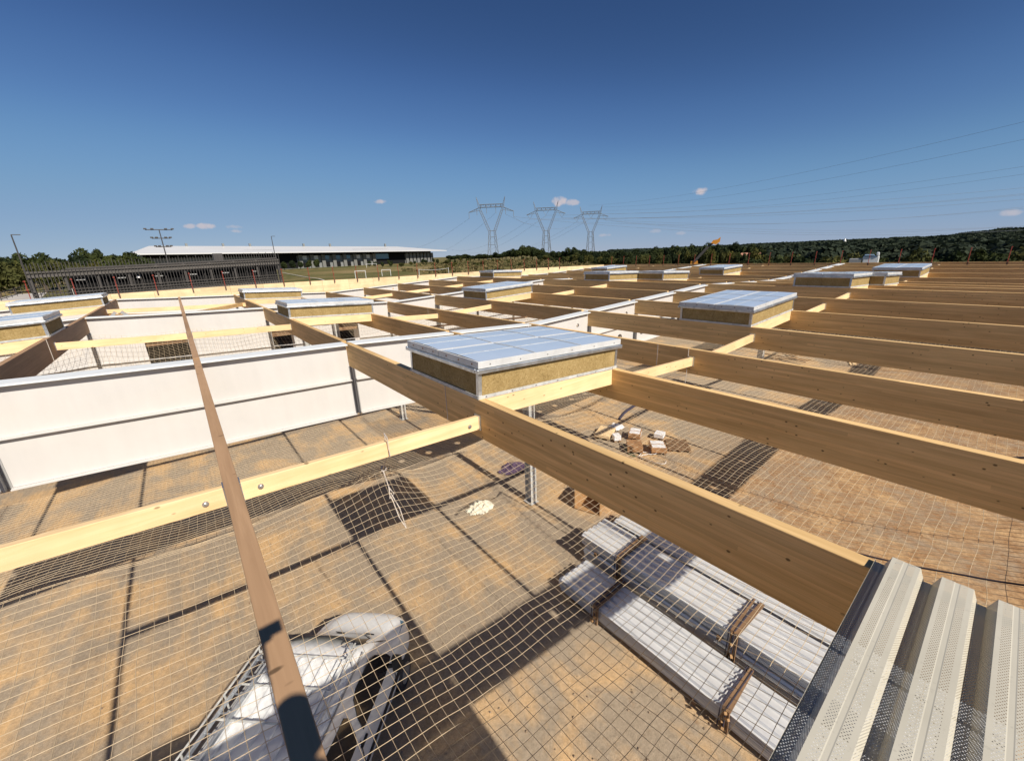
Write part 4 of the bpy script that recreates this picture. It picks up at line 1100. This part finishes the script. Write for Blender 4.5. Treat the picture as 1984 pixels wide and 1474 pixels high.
# long low building with white roof
def white_building():
    r0 = 250.
    t = thing('long_building', 'long two-storey building with white roof and grey framed windows', 'building', (0, 0, 0))
    pl = Vector((-8, 235, 0)); prr = Vector((139, 250, 0))
    def P(s, back=0):
        a = pl.lerp(prr, s); d = (prr-pl).normalized(); nrm = Vector((-d.y, d.x, 0)); return a+nrm*back
    def zb(s): return H-1.9-1.5*s-2.2*0
    def ze(s): return zb(s)+8.0-.3*s
    def prism(s0, s1, b0, b1, z0, z1):   # z0,z1 functions
        m = MB(); A = [P(s0, b0), P(s1, b0), P(s1, b1), P(s0, b1)]; SS = [s0, s1, s1, s0]
        m.hexa([(a.x, a.y, z0(s)) for a, s in zip(A, SS)]+[(a.x, a.y, z1(s)) for a, s in zip(A, SS)]); return m
    prism(0, .975, 2.0, 40, lambda s: zb(s)-2, lambda s: ze(s)-.25).build('wall', M['bwall'], t)
    prism(0, .975, 1.7, 1.95, lambda s: zb(s)+6.0, lambda s: ze(s)-.2).build('soffit_shade_band', M['shade_black'], t)  # near-black strip paints the shade beneath the eave
    # roof: eave slab then pitched up to a ridge
    m = MB(); E = [(-.02, 0), (1.02, 0), (1.0, 2), (0.0, 2)]
    A = P(-.03, -4); B = P(1.035, -4); C = P(.88, 20); D = P(.03, 20); C2 = P(.9, 50); D2 = P(0.02, 50)
    zz = [ze(0), ze(1)-.1, ze(.88)+3.3, ze(.1)+4.0]
    m.v = [(A.x, A.y, zz[0]), (B.x, B.y, zz[1]), (C.x, C.y, zz[2]), (D.x, D.y, zz[3]), (C2.x, C2.y, zz[2]-1.5), (D2.x, D2.y, zz[3]-1.5),
           (A.x, A.y, zz[0]-.5), (B.x, B.y, zz[1]-.35), (P(1.03, 50).x, P(1.03, 50).y, zz[1]), (P(-.03, 50).x, P(-.03, 50).y, zz[0]), (C.x, C.y, zz[2]-.6), (D.x, D.y, zz[3]-.6)]
    m.f = [(0, 1, 2, 3), (3, 2, 4, 5), (0, 6, 7, 1), (1, 8, 4, 2), (0, 3, 5, 9), (6, 11, 10, 7)]
    m.build('roof', M['roofw'], t)
    for (s0, s1) in ((.26, .345), (.63, .78)):
        prism(s0, s1, 5.5, 7.5, lambda s: ze(s)+.9, lambda s: ze(s)+1.35).build('roof_slot', M['shade_black'], t)
    for s in (.12, .22, .48, .58, .82, .3): prism(s, s+.006, 19, 20, lambda s: ze(s)+3.2, lambda s: ze(s)+5.0).build('roof_vent', M['bwall'], t)
    # fins and windows
    def bayset(s0, s1, n, tint):
        for q in range(n+1):
            s = s0+(s1-s0)*q/n
            prism(s, s+.012, .8, 1.68, lambda u: zb(u)-1, lambda u: zb(u)+6.4).build('frame_pier', M['pier'], t)
            if q < n:
                sa, sb_ = s+.0145, s0+(s1-s0)*(q+1)/n-.002
                w = prism(sa, sa+(sb_-sa)*.62, 1.6, 1.9, lambda u: zb(u)+4.0, lambda u: zb(u)+6.0); wo_ = w.build('window', M['roofw'] if tint[q % len(tint)] == 'w' else M['glassb'], t)  # white panes have the reflected sky put into their colour
                w = prism(sa, sa+(sb_-sa)*.62, 1.6, 1.9, lambda u: zb(u)+.2, lambda u: zb(u)+2.6); w.build('window', M['shade_black'], t)
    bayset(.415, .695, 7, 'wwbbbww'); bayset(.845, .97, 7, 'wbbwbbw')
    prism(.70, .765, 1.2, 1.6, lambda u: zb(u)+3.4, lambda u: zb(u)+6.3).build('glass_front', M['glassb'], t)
    prism(.70, .842, 1.75, 1.99, lambda u: zb(u)+.0, lambda u: zb(u)+6.4).build('recess_shade_panel', M['shade_black'], t)  # flat near-black slab; recess shade is painted, not modelled
    prism(.30, .41, 1.65, 1.95, lambda u: zb(u)+.0, lambda u: zb(u)+6.4).build('recess_shade_panel', M['shade_black'], t)
white_building()
# goals and field marks
def goal(az, r, w, h, label):
    x, y, z = pol(az, r); t = thing('football_goal', label, 'goal', (x, y, z), -radians(az), group='white goals on the playing field')
    for s in (-1, 1): MB().box(s*w/2-.06, s*w/2+.06, -.06, .06, 0, h).build('post', M['roofw'], t)
    MB().box(-w/2-.06, w/2+.06, -.06, .06, h, h+.12).build('crossbar', M['roofw'], t)
    m = MB()
    for q in range(9): m.bar((-w/2+w*q/8, .0, h), (-w/2+w*q/8, 1.0, 0), .02, .02)
    m.build('net_cords', M['rope'], t)
goal(19.1, 118, 2.6, 2.0, 'left white goal on the playing field'); goal(22.3, 126, 2.4, 1.7, 'right white goal on the playing field, seen duller')
goal(20.6, 205, 4.5, 1.6, 'small far white goal close to the long building')
m = MB(); a = pol(10.3, 190); b = pol(17.3, 95)
d = (Vector(b)-Vector(a)); nn = Vector((-d.y, d.x, 0)).normalized()*.22
NL = 24
for q in range(NL+1):
    c = Vector(a).lerp(Vector(b), q/NL); z = terr(c.x, c.y)+.28
    m.v += [(c.x-nn.x, c.y-nn.y, z), (c.x+nn.x, c.y+nn.y, z)]
m.f = [(2*q, 2*q+1, 2*q+3, 2*q+2) for q in range(NL)]
tag(m.build('field_path', M['road']), 'white line path crossing the field', kind='structure')
t = thing('volleyball_net', 'low white volleyball net with posts on the field right of the goals', 'net')
for az in (26.5, 30.4): 
    x, y, z = pol(az, 118); MB().tube([(x, y, z), (x, y, z+1.9)], .07, 5).build('post', M['roofw'], t)
x0_, y0_, z0_ = pol(26.5, 118); x1_, y1_, z1_ = pol(30.4, 118)
rope('tape', [(x0_+(x1_-x0_)*f, y0_+(y1_-y0_)*f, z0_+1.8-.7*4*f*(1-f)*.4) for f in np.linspace(0, 1, 9)], .045, M['roofw'], t)

# lamp posts / floodlight mast
def mast(az, r, el, label, heads):
    x, y, z = pol(az, r); top = H+r*tan(radians(el)); t = thing('lamp_post' if heads < 3 else 'floodlight_mast', label, 'lamp post', (x, y, z), -radians(az)); hgt = top-z
    MB().tube([(0, 0, 0), (0, 0, hgt)], .13, 8, r2=.07).build('pole', M['dsteel'], t)
    if heads >= 3:
        for q, w in enumerate((1.9, 1.3, 1.1)):
            MB().box(-w, w, -.06, .06, hgt-.1-q*1.45, hgt+.04-q*1.45).build('crossarm', M['dsteel'], t)
            for s in (-1, -.5, .5, 1): MB().box(s*w-.22, s*w+.22, -.2, .1, hgt-.0-q*1.45, hgt+.22-q*1.45).build('floodlight', M['dsteel'], t)
    else:
        MB().box(0, .9, -.07, .07, hgt-.05, hgt+.05).build('lamp_head', M['dsteel'], t)
mast(-10.2, 95, 3.27, 'leaning looking dark lamp post at the far left edge', 1)
mast(-.1, 100, 3.8, 'floodlight mast with three crossarms above the white roof', 3)
mast(9.9, 130, 3.06, 'plain dark lamp post at the right end of the steel screen', 1)

# pylons
def pylon_mesh():
    m = MB(); hw = lambda z: 0
    def seg(a, b, r=.14): m.tube([a, b], r, 4, cap=False)
    T = .17
    base, waist, zb_, zw, zbr = 4.7, 2.6, 0, 21.5, 36.5
    for z0, z1, w0, w1 in ((0, 5, 4.7, 4.1), (5, 11.5, 4.1, 3.4), (11.5, 17, 3.4, 3.0), (17, zw, 3.0, 2.6)):
        for sx in (-1, 1):
            for sy in (-1, 1):
                seg((sx*w0, sy*w0*.7, z0), (sx*w1, sy*w1*.7, z1), T)
                seg((sx*w0, sy*w0*.7, z0), (sx*w1*.45, sy*w1*.7, z1), .09); seg((sx*w1, sy*w1*.7, z1), (sx*w0*.45, sy*w0*.7, z0), .09)
            seg((sx*w0, -w0*.7, z0), (sx*w1, w1*.7, z1), .08); seg((sx*w0, w0*.7, z0), (sx*w1, -w1*.7, z1), .08)
        for sy in (-1, 1): seg((-w1, sy*w1*.7, z1), (w1, sy*w1*.7, z1), .1)
    # inner legs
    for sx in (-1, 1):
        for sy in (-1, 1): seg((sx*2.0, sy*2.2, 0), (sx*1.3, sy*1.8, zw), .12)
    # V arms
    for sx in (-1, 1):
        for sy in (-1, 1):
            seg((sx*1.2, sy*1.2, zw), (sx*7.6, sy*1.0, zbr), T); seg((sx*3.0, sy*1.2, zw), (sx*9.0, sy*1.0, zbr), T)
        for q in range(8):
            f0, f1 = q/8, (q+1)/8
            a = (sx*(1.2+6.4*f0), 1.2, zw+(zbr-zw)*f0); b = (sx*(3.0+6.0*f1), 1.2, zw+(zbr-zw)*f1); seg(a, b, .07)
            a = (sx*(3.0+6.0*f0), -1.2, zw+(zbr-zw)*f0); b = (sx*(1.2+6.4*f1), -1.2, zw+(zbr-zw)*f1); seg(a, b, .07)
    # bridge
    for z in (38.2, 40.2):
        for sy in (-1, 1): seg((-8.6 if z > 39 else -8, sy, z), (8.6 if z > 39 else 8, sy, z), T)
    for q in range(10):
        x = -8.4+q*1.87; seg((x, 1, 38.2), (x+.93, 1, 40.2), .08); seg((x+.93, 1, 40.2), (x+1.87, 1, 38.2), .08)
        if q % 2 == 0: seg((x+.9, 0, 38.2), (x+.9, 0, 40.2), .28)
    for sx in (-1, 1):
        seg((sx*8.0, 1, 38.2), (sx*9, 1, 36.5), T); seg((sx*8, 1, 38.2), (sx*7.6, 1, 36.5), T)
        # outer arms
        seg((sx*8.6, 1, 38.2), (sx*17, 0, 35.0), T); seg((sx*8.6, -1, 38.2), (sx*17, 0, 35.0), T); seg((sx*8.8, 0, 36.3), (sx*17, 0, 34.9), T)
        for q in range(5):
            f = q/5; x = 8.8+8.2*f; seg((sx*x, 0, 36.3-1.4*f), (sx*(x+.8), 0, 38.1-3.1*(f+.1)), .07); 
        # horns
        seg((sx*8.4, .6, 39), (sx*10.8, 0, 45.5), T); seg((sx*9.4, -.4, 38), (sx*10.8, 0, 45.5), T)
        for q in range(4): f = q/4; seg((sx*(8.4+2.4*f), 0, 39+6.5*f), (sx*(9.4+1.4*(f+.15)), 0, 38+7.5*(f+.15)), .07)
    return m
PM = pylon_mesh()
pyme = PM.mesh('lattice', M['pylon'])
insm = MB()
for xx in (-16.8, -10.8, -3.5, 3.5, 10.8, 16.8):
    zz = 35.0 if abs(xx) > 12 else 37 if abs(xx) > 8 else 38.0
    insm.tube([(xx, 0, zz), (xx, 0, zz-4.2)], .16, 5)
insme = insm.mesh('insulator', M['pylon'])
vm = MB()
for xx in (-14.0, 0, 14.0):
    zz = 35.6 if xx else 38; vm.tube([(xx-2.4, 0, zz), (xx, 0, zz-4), (xx+2.4, 0, zz)], .16, 5)
vme = vm.mesh('insulator', M['pylon'])
PY = []
for n, (az, r, top, lab) in enumerate(((36.55, 330, 7.2, 'leftmost and tallest looking lattice pylon with straight insulators'), (43.7, 383, 6.38, 'middle lattice pylon of the three'), (49.5, 440, 5.53, 'rightmost lattice pylon of the three'))):
    x, y, _ = pol(az, r); zt = H+r*tan(radians(top)); z = zt-45.5
    t = thing('pylon', lab, 'pylon', (x, y, z), -radians(az)+(.03 if n else 0), group='electricity pylons on the horizon')
    obj('lattice', pyme, t); obj('insulator', insme if n == 0 else vme, t)
    PY.append((x, y, z, az))
def wire(a, b, sag, label, r=.07):
    a, b = Vector(a), Vector(b); pts = []
    for q in range(33):
        f = q/32; p = a.lerp(b, f); p.z -= 4*sag*f*(1-f); pts.append(p)
    o = MB().tube(pts, r, 4, cap=False).build('power_line', M['wire']); tag(o, label, 'power line', 'overhead power lines strung from the pylons')
def pt(az, el, r): a = radians(az); return (r*sin(a), r*cos(a), H+r*tan(radians(el)))
def arm(n, dx, dz):
    x, y, z, az = PY[n]; a = radians(az); return (x+dx*cos(a), y-dx*sin(a), z+dz)
WL = 'thin dark power line sweeping right from the %s pylon, %s of that bundle'
for wn, (n, dx, dz, az2, el2, r2, sag) in enumerate(((1, -14, 31.5, 94, 3.25, 520, 6), (1, 0, 34, 94, 3.75, 540, 5), (1, 14, 31.5, 94, 2.9, 500, 6), (2, -14, 31.5, 94, 2.3, 560, 9), (2, 0, 34, 94, 2.6, 575, 12), (2, 14, 31.5, 94, .75, 600, 9), (1, -13.4, 31.5, 94, 3.35, 522, 6), (2, 14.6, 31.5, 94, .95, 600, 12), (0, 16.8, 31, 94, .6, 640, 12))):
    wire(arm(n, dx, dz), pt(az2, el2, r2), sag, WL % (('left', 'middle', 'right')[n], nth(wn+1)))
WL2 = 'faint high power line rising to the right edge of the sky, %s from the top'
for wn, (az1, el1, az2, el2, r1, r2) in enumerate(((49.2, 5.6, 92, 9.3, 445, 240), (51, 5.3, 92, 7.9, 440, 250), (49.2, 5.0, 92, 5.6, 445, 300), (50.5, 4.6, 92, 5.0, 445, 310))):
    wire(pt(az1, el1, r1), pt(az2, el2, r2), 6, WL2 % nth(wn+1), .04)
WL3 = 'faint power line descending left behind the %s pylon, %s of six'
for wn, (n, dx, dz, az2, el2, r2) in enumerate(((1, -14, 31.5, 31, .9, 700), (1, 0, 34, 33, .4, 800), (2, -14, 31.5, 37, .5, 800), (2, 0, 34, 38, .3, 900), (0, -16.8, 31, 24, 1.4, 800), (0, 3, 34, 28, .7, 900))):
    wire(arm(n, dx, dz), pt(az2, el2, r2), 10, WL3 % (('left', 'middle', 'right')[n], nth(wn+1)), .06)
wire(arm(0, 16.8, 31), arm(1, 0, 34), 6, 'power line between the left and the middle pylon', .06)
wire(arm(0, 10.8, 33), arm(2, 0, 34), 10, 'power line from the left pylon towards the right pylon', .06)

# ------------------------------------------------------------------ trees
def crown_mesh(seed, nleaf, mat, sz, tall=1.0, name='crown'):
    r = np.random.RandomState(seed); cl = []
    nb = 9 if tall < 1.3 else 7
    for _ in range(nb):
        a = r.uniform(0, 2*pi); q = r.uniform(0, .62)**.7; cl.append((q*cos(a)*.62, q*sin(a)*.62, r.uniform(-.45, .75)*tall*.8, r.uniform(.28, .5)))
    cl.append((0, 0, 0, .62)); cl = np.array(cl)
    w = cl[:, 3]**2; w /= w.sum(); idx = r.choice(len(cl), nleaf, p=w)
    d = r.normal(size=(nleaf, 3)); d /= np.linalg.norm(d, axis=1)[:, None]
    rad = r.uniform(.55, 1.08, nleaf)**.6
    P = cl[idx, :3]+d*(cl[idx, 3]*rad)[:, None]; P[:, 2] = P[:, 2]
    n = d*.7+r.normal(size=(nleaf, 3))*.5; n /= np.linalg.norm(n, axis=1)[:, None]
    u = np.cross(n, r.normal(size=(nleaf, 3))); u /= np.linalg.norm(u, axis=1)[:, None]; v = np.cross(n, u)
    s = sz*r.uniform(.6, 1.5, nleaf)[:, None]
    V = np.stack([P-u*s-v*s*.6, P+u*s-v*s*.5, P+u*s*.8+v*s*.7, P-u*s*.7+v*s*.6], 1).reshape(-1, 3)
    # inner mass so the crown is not see-through at its heart
    me = bpy.data.meshes.new(name)
    Fq = np.arange(nleaf*4).reshape(-1, 4)
    me.from_pydata(V.tolist(), [], Fq.tolist()); me.materials.append(mat); return me
def trunk_mesh():
    m = MB(); m.tube([(0, 0, -1.3), (.03, 0, -.6), (0, .02, .1)], .07, 6, r2=.04)
    for a in (0, 2.1, 4.2): m.tube([(0, 0, -.45), (.35*cos(a), .35*sin(a), .15)], .035, 5, r2=.015)
    return m.mesh('trunk', M['bark'])
TRK = trunk_mesh()
CR = [crown_mesh(s, 1700, M['leaf'], .075) for s in range(4)]+[crown_mesh(9, 1500, M['leaf'], .075, 1.5)]
CRY = [crown_mesh(20+s, 1300, M['leaf_y'], .065) for s in range(3)]
def tree(az, r, top, wid, mesh, lab, grp, kind='tree', zb=None):
    x, y, z = pol(az, r); 
    if zb is not None: z = zb
    zt = H+r*tan(radians(top)); h = max(2.2, zt-z); hs_ = h/2.15
    t = thing(kind, lab, 'tree', (x, y, zt-hs_*.95), rnd.uniform(0, 6.28), group=grp); t.scale = (wid, wid, hs_)
    obj('crown', mesh, t); obj('trunk', TRK, t)
TOPS = [(-13, 2.1), (-11.1, 2.05), (-9.3, 2.05), (-7.8, 1.75), (-6.7, 2.2), (-5.3, 2.45), (-4.5, 2.0), (-3.7, 2.05), (-2.2, 2.0), (-1, 1.9)]
def tops(az, T):
    for (a, e), (b, f) in zip(T, T[1:]):
        if a <= az <= b: return e+(f-e)*(az-a)/(b-a)
    return T[-1][1]
LBL = ['dark bushy tree behind the steel screen at the far left', 'dark tree in the belt between the long building and the pylons', 'dark rounded tree in the belt at the foot of the pylons', 'tree of the mixed belt beyond the far roof edge right of the pylons', 'olive bushy tree just beyond the right roof edge', 'tree on the low ground beyond the right roof edge']
KC = {}
def T(az, r, top, wid, mesh, txt, grp, **k):
    KC[txt] = KC.get(txt, 0)+1; tree(az, r, top, wid, mesh, txt.replace('#', nth(KC[txt])), grp, **k)
for q in range(18):
    az = -13.2+q*.66; T(az, rnd.uniform(150, 190), tops(az, TOPS)-.12-rnd.uniform(0, .35), rnd.uniform(2.6, 4.2), CR[q % 4], '# dark bushy tree from the left edge, behind the steel screen', 'trees behind the steel screen')
for q in range(9):
    az = -13+q*.9; T(az, rnd.uniform(125, 145), 1.1+rnd.uniform(-.3, .2), rnd.uniform(2.0, 3.0), CRY[q % 3], '# low olive tree from the left edge, below the dark trees', 'low trees at the far left')
T2 = [(30.5, .3), (34, .28), (37.4, .32), (38.6, .65), (39.7, .95), (41.7, 1.12), (43, .75), (43.8, .3), (45.5, .3), (46.5, .43), (47.5, .85), (48.5, .45), (49.9, .23), (53.2, -.05), (55.8, .15), (58.9, .3), (60.7, .55), (63, .38), (64.5, .6), (66.4, .28), (68.8, .2), (70.6, -.35), (72.6, -.38), (75, -.1), (100, 0)]
BT = {1: '# dark tree from the left in the belt between long building and pylons', 2: '# dark rounded tree from the left at the foot of the pylons', 3: '# tree from the left in the belt right of the pylons'}
az = 30.8; n = 0
while az < 71:
    r = 300-(az-30)*3.2 if az < 52 else 225-(az-52)*3.0
    wid = rnd.uniform(3.0, 4.8)*(r/250)
    li = 1 if az < 38 else 2 if az < 51 else 3
    T(az, r+rnd.uniform(-8, 12), tops(az, T2)-rnd.uniform(-.05, .2), wid, CR[n % 4], BT[li], ['', 'belt trees behind the field', 'belt trees at the pylons', 'belt trees right of the pylons'][li])
    az += math.degrees(wid*.62/r); n += 1
az = 43; n = 0
while az < 73:
    r = 235-(az-43)*3.4
    wid = rnd.uniform(2.0, 3.2)*(r/200)
    T(az, r+rnd.uniform(-5, 5), tops(az, T2)-.6-rnd.uniform(0, .35), wid, (CRY if rnd.random() < .4 else CR)[n % 3], '# shorter tree from the left in the front row of the belt', 'front row of the tree belt')
    az += math.degrees(wid*.85/r); n += 1
az = 68; n = 0
while az < 97:
    r = rnd.uniform(88, 130); wid = rnd.uniform(2.4, 4.0)
    y_ = rnd.random() < .3
    T(az, r, -.85-rnd.uniform(0, .6), wid, (CRY if y_ else CR)[n % 3], '# olive tree from the left beyond the right roof edge' if y_ else '# dark green tree from the left beyond the right roof edge', 'olive trees beyond the right roof edge' if y_ else 'green trees beyond the right roof edge', zb=-.5)
    az += math.degrees(wid*.75/r); n += 1
for q in range(26):
    az = 30+16*(q+rnd.random()*.8)/26; r = rnd.uniform(150, 250); x, y, z = pol(az, r)
    T(az, r, math.degrees(math.atan((z-H+rnd.uniform(1.2, 2.4))/r)), rnd.uniform(.8, 1.6), CRY[q % 3], '# scrub bush from the left on the dry grass before the pylons', 'scrub bushes on the grassland', kind='bush')
for q in range(16):
    az = 20+12*(q+rnd.random()*.8)/16; r = rnd.uniform(190, 238); x, y, z = pol(az, r)
    T(az, r, math.degrees(math.atan((z-H+rnd.uniform(1.4, 3.4))/r)), rnd.uniform(.9, 1.9), (CR+CRY)[q % 8], '# shrub from the left in front of the long building', 'shrubs before the long building', kind='bush')
for q in range(5):
    az = 10.6+q*.9; T(az, 225, .5-rnd.uniform(0, .3), 2.0, CR[q % 4], '# dark shrub from the left at the shaded end of the long building', 'dark shrubs at the long building', kind='bush')

# far woods on the right: one mass nobody could count
def woods():
    r = np.random.RandomState(3); V = []; Fq = []; off = 0
    n = 3800
    az = r.uniform(52, 100, n); q = r.uniform(0, 1, n); rad = 150*(3600/150)**q
    P = []
    for a, d in zip(az, rad):
        x, y, z = pol(a, d)
        if 120 < d < 420 and a < 70: 
            continue
        w = r.uniform(3.0, 5.0)*(1+d/900); hgt = r.uniform(6.5, 9.5) if d < 1200 else 7.5+(d/900)
        m = 170 if d < 350 else 120 if d < 800 else 34
        dirs = r.normal(size=(m, 3)); dirs[:, 2] = np.abs(dirs[:, 2]); dirs /= np.linalg.norm(dirs, axis=1)[:, None]
        c = np.array([x, y, z+hgt*.42-.8])+dirs*np.array([w, w, hgt*.52])*r.uniform(.75, 1.05, m)[:, None]
        nn_ = dirs+r.normal(size=(m, 3))*.45; nn_ /= np.linalg.norm(nn_, axis=1)[:, None]
        u = np.cross(nn_, r.normal(size=(m, 3))); u /= np.linalg.norm(u, axis=1)[:, None]; v = np.cross(nn_, u); s = w*(.13 if d < 350 else .15 if d < 800 else .3)*r.uniform(.6, 1.3, m)[:, None]
        V.append(np.stack([c-u*s-v*s, c+u*s-v*s*.8, c+u*s*.8+v*s, c-u*s*.9+v*s*.9], 1).reshape(-1, 3))
    V = np.concatenate(V); me = bpy.data.meshes.new('woods'); me.from_pydata(V.tolist(), [], np.arange(len(V)).reshape(-1, 4).tolist()); me.materials.append(M['leaf_far'])
    tag(obj('far_woods', me), 'dark woods spreading over the far plain and hillside on the right', 'woods', kind='stuff')
woods()
def scrub():
    r = np.random.RandomState(5); V = []
    n = 5200; az = r.uniform(10.5, 53, n); rad = r.uniform(112, 245, n)
    for a, d in zip(az, rad):
        dens = .12+.88*sm(23, 30, a)
        if a < 24 and d < 185: dens = .05
        if noise.noise(Vector((a*.35, d*.03, 2)))+.35 < 1-dens or r.rand() > dens: continue
        x, y, z = pol(a, d); m = 9; h = r.uniform(.25, .9)
        c = np.array([x, y, z+h*.45])+r.normal(size=(m, 3))*np.array([.7, .7, h*.28])
        nn_ = r.normal(size=(m, 3)); nn_ /= np.linalg.norm(nn_, axis=1)[:, None]; u = np.cross(nn_, r.normal(size=(m, 3))); u /= np.linalg.norm(u, axis=1)[:, None]; v = np.cross(nn_, u)
        s_ = r.uniform(.08, .32, m)[:, None]
        V.append(np.stack([c-u*s_-v*s_, c+u*s_-v*s_*.8, c+u*s_*.8+v*s_, c-u*s_*.9+v*s_*.9], 1).reshape(-1, 3))
    V = np.concatenate(V); me = bpy.data.meshes.new('scrub'); me.from_pydata(V.tolist(), [], np.arange(len(V)).reshape(-1, 4).tolist()); me.materials.append(M['drygrass'])
    tag(obj('dry_grass', me), 'dry tan and olive grass and weeds covering the field behind the pale edge wall', 'grass', kind='stuff')
k_ = NT('dry_grass', .95, spec=.1); k_.col(k_.ramp(k_.noise(k_.co(world=True), .22, 5, .7), [(.38, (.05, .06, .022)), (.52, (.12, .10, .045)), (.68, (.27, .20, .10))])); M['drygrass'] = k_.m
scrub()
# distant ridge
m = MB(); n = 90
for q in range(n+1):
    az = 40+q*62/n; r = 5200; el = -.12+.5*sm(84, 87.5, az)*(1-.25*sm(88, 92, az))+.12*sm(70, 74, az)*(1-sm(78, 82, az))+.03*noise.noise(Vector((az*.4, 0, 0)))
    a = radians(az); zt = H+r*tan(radians(el))
    m.v += [(r*sin(a), r*cos(a), -40), ((r+30)*sin(a), (r+30)*cos(a), zt), ((r+900)*sin(a), (r+900)*cos(a), zt-40)]
m.f = [f for q in range(n) for f in ((3*q, 3*q+3, 3*q+4, 3*q+1), (3*q+1, 3*q+4, 3*q+5, 3*q+2))]
M['ridge'] = simple('distant_hill', (.085, .105, .125), .95, var=.15, scale=.004)  # blue-grey base colour carries the distance haze
tag(m.build('hills', M['ridge']), 'low blue-grey ridge on the horizon at the right', kind='structure')

# excavator with raised orange bucket, lorry, house, tower
t = thing('excavator', 'excavator arm rising above the trees with an orange bucket', 'excavator', pol(63.4, 120))
a = radians(63.4); rr_ = Vector((cos(a), -sin(a), 0)); hz = H-terr(*pol(63.4, 120)[:2])
def ex(dx, dz): return tuple(rr_*dx+Vector((0, 0, hz+dz)))
m = MB(); m.bar(ex(-2.2, -3.6), ex(.6, -.2), .5, .6); m.build('boom', M['dsteel'], t)
m = MB(); m.bar(ex(.6, -.2), ex(2.0, 1.0), .4, .5); m.build('dipper', M['dsteel'], t)
m = MB(); m.hexa([ex(1.6, .5), ex(3.2, .7), ex(3.3, .75), ex(1.7, .6), ex(1.5, 1.2), ex(2.9, 2.1), ex(3.3, 2.0), ex(2.0, 1.1)]); 
m = MB(); c0 = Vector(ex(2.3, 1.3)); fw = Vector((sin(a), cos(a), 0))
pr = [(-1.0, -.5), (.2, -.9), (1.0, -.3), (1.1, .9), (.4, .3), (-.5, .2)]
m.v = [tuple(c0+rr_*u+Vector((0, 0, v))-fw*.6) for u, v in pr]+[tuple(c0+rr_*u+Vector((0, 0, v))+fw*.6) for u, v in pr]; k = len(pr)
m.f = [tuple(range(k)), tuple(range(k, 2*k))]+[(i, (i+1) % k, k+(i+1) % k, k+i) for i in range(k)]
m.build('bucket', M['orange'], t)
m = MB(); m.hexa([ex(-3.2, -5.5), ex(-1.2, -5.5), tuple(Vector(ex(-1.2, -5.5))+fw*2), tuple(Vector(ex(-3.2, -5.5))+fw*2), ex(-3.0, -3.5), ex(-1.4, -3.5), tuple(Vector(ex(-1.4, -3.5))+fw*2), tuple(Vector(ex(-3.0, -3.5))+fw*2)]); m.build('cab', M['orange'], t)
x, y, z = pol(79.4, 70); t = thing('lorry', 'white and blue lorry cab half hidden beyond the right roof edge', 'lorry', (x, y, 0), -radians(79.4))
MB().box(-.9, .7, 0, 2.2, 3.6, H-1.95).build('cab', M['vanw'], t, bevel=.1)
MB().box(.35, .65, -.1, 2.0, H-1.95, H-1.5).build('air_deflector', M['vanw'], t, bevel=.08)
MB().box(-.8, .2, -.1, 2.0, H-1.95, H-1.75).build('blue_load', M['blue'], t, bevel=.08)
MB().box(-2.2, -1.0, 0, 2.2, 3.0, H-2.25).build('load_bed', M['stiff'], t)
for q in (-2.6, -.6, .7): MB().tube([(q, -.1, 3.0), (q, .2, 3.0)], .5, 12).build('wheel', M['rubber'], t)
x, y, z = pol(68.4, 170); t = thing('house', 'small house with pinkish tiled roof among the trees', 'house', (x, y, z), -radians(68.4))
MB().box(-4, 4, 0, 6, 0, 4.6).build('wall', M['cloth'], t)
m = MB(); m.v = [(-4.4, -.4, 4.6), (4.4, -.4, 4.6), (4.4, 6.4, 4.6), (-4.4, 6.4, 4.6), (-3, 3, 6.6), (3, 3, 6.6)]; m.f = [(0, 1, 5, 4), (1, 2, 5), (2, 3, 4, 5), (3, 0, 4), (0, 3, 2, 1)]; m.build('roof', M['tile'], t)
MB().box(-2, -1, -.03, .0, 1.5, 2.8).build('window', M['glassd'], t)
x, y, z = pol(76.9, 1500); t = thing('water_tower', 'tiny white water tower on the far wooded horizon', 'tower', (x, y, z), 0)
MB().tube([(0, 0, 0), (0, 0, H-z+1)], 3, 10, r2=2).build('shaft', M['roofw'], t); MB().tube([(0, 0, H-z-3), (0, 0, H-z+3), (0, 0, H-z+7)], 4.5, 12, r2=1.0).build('tank', M['roofw'], t)
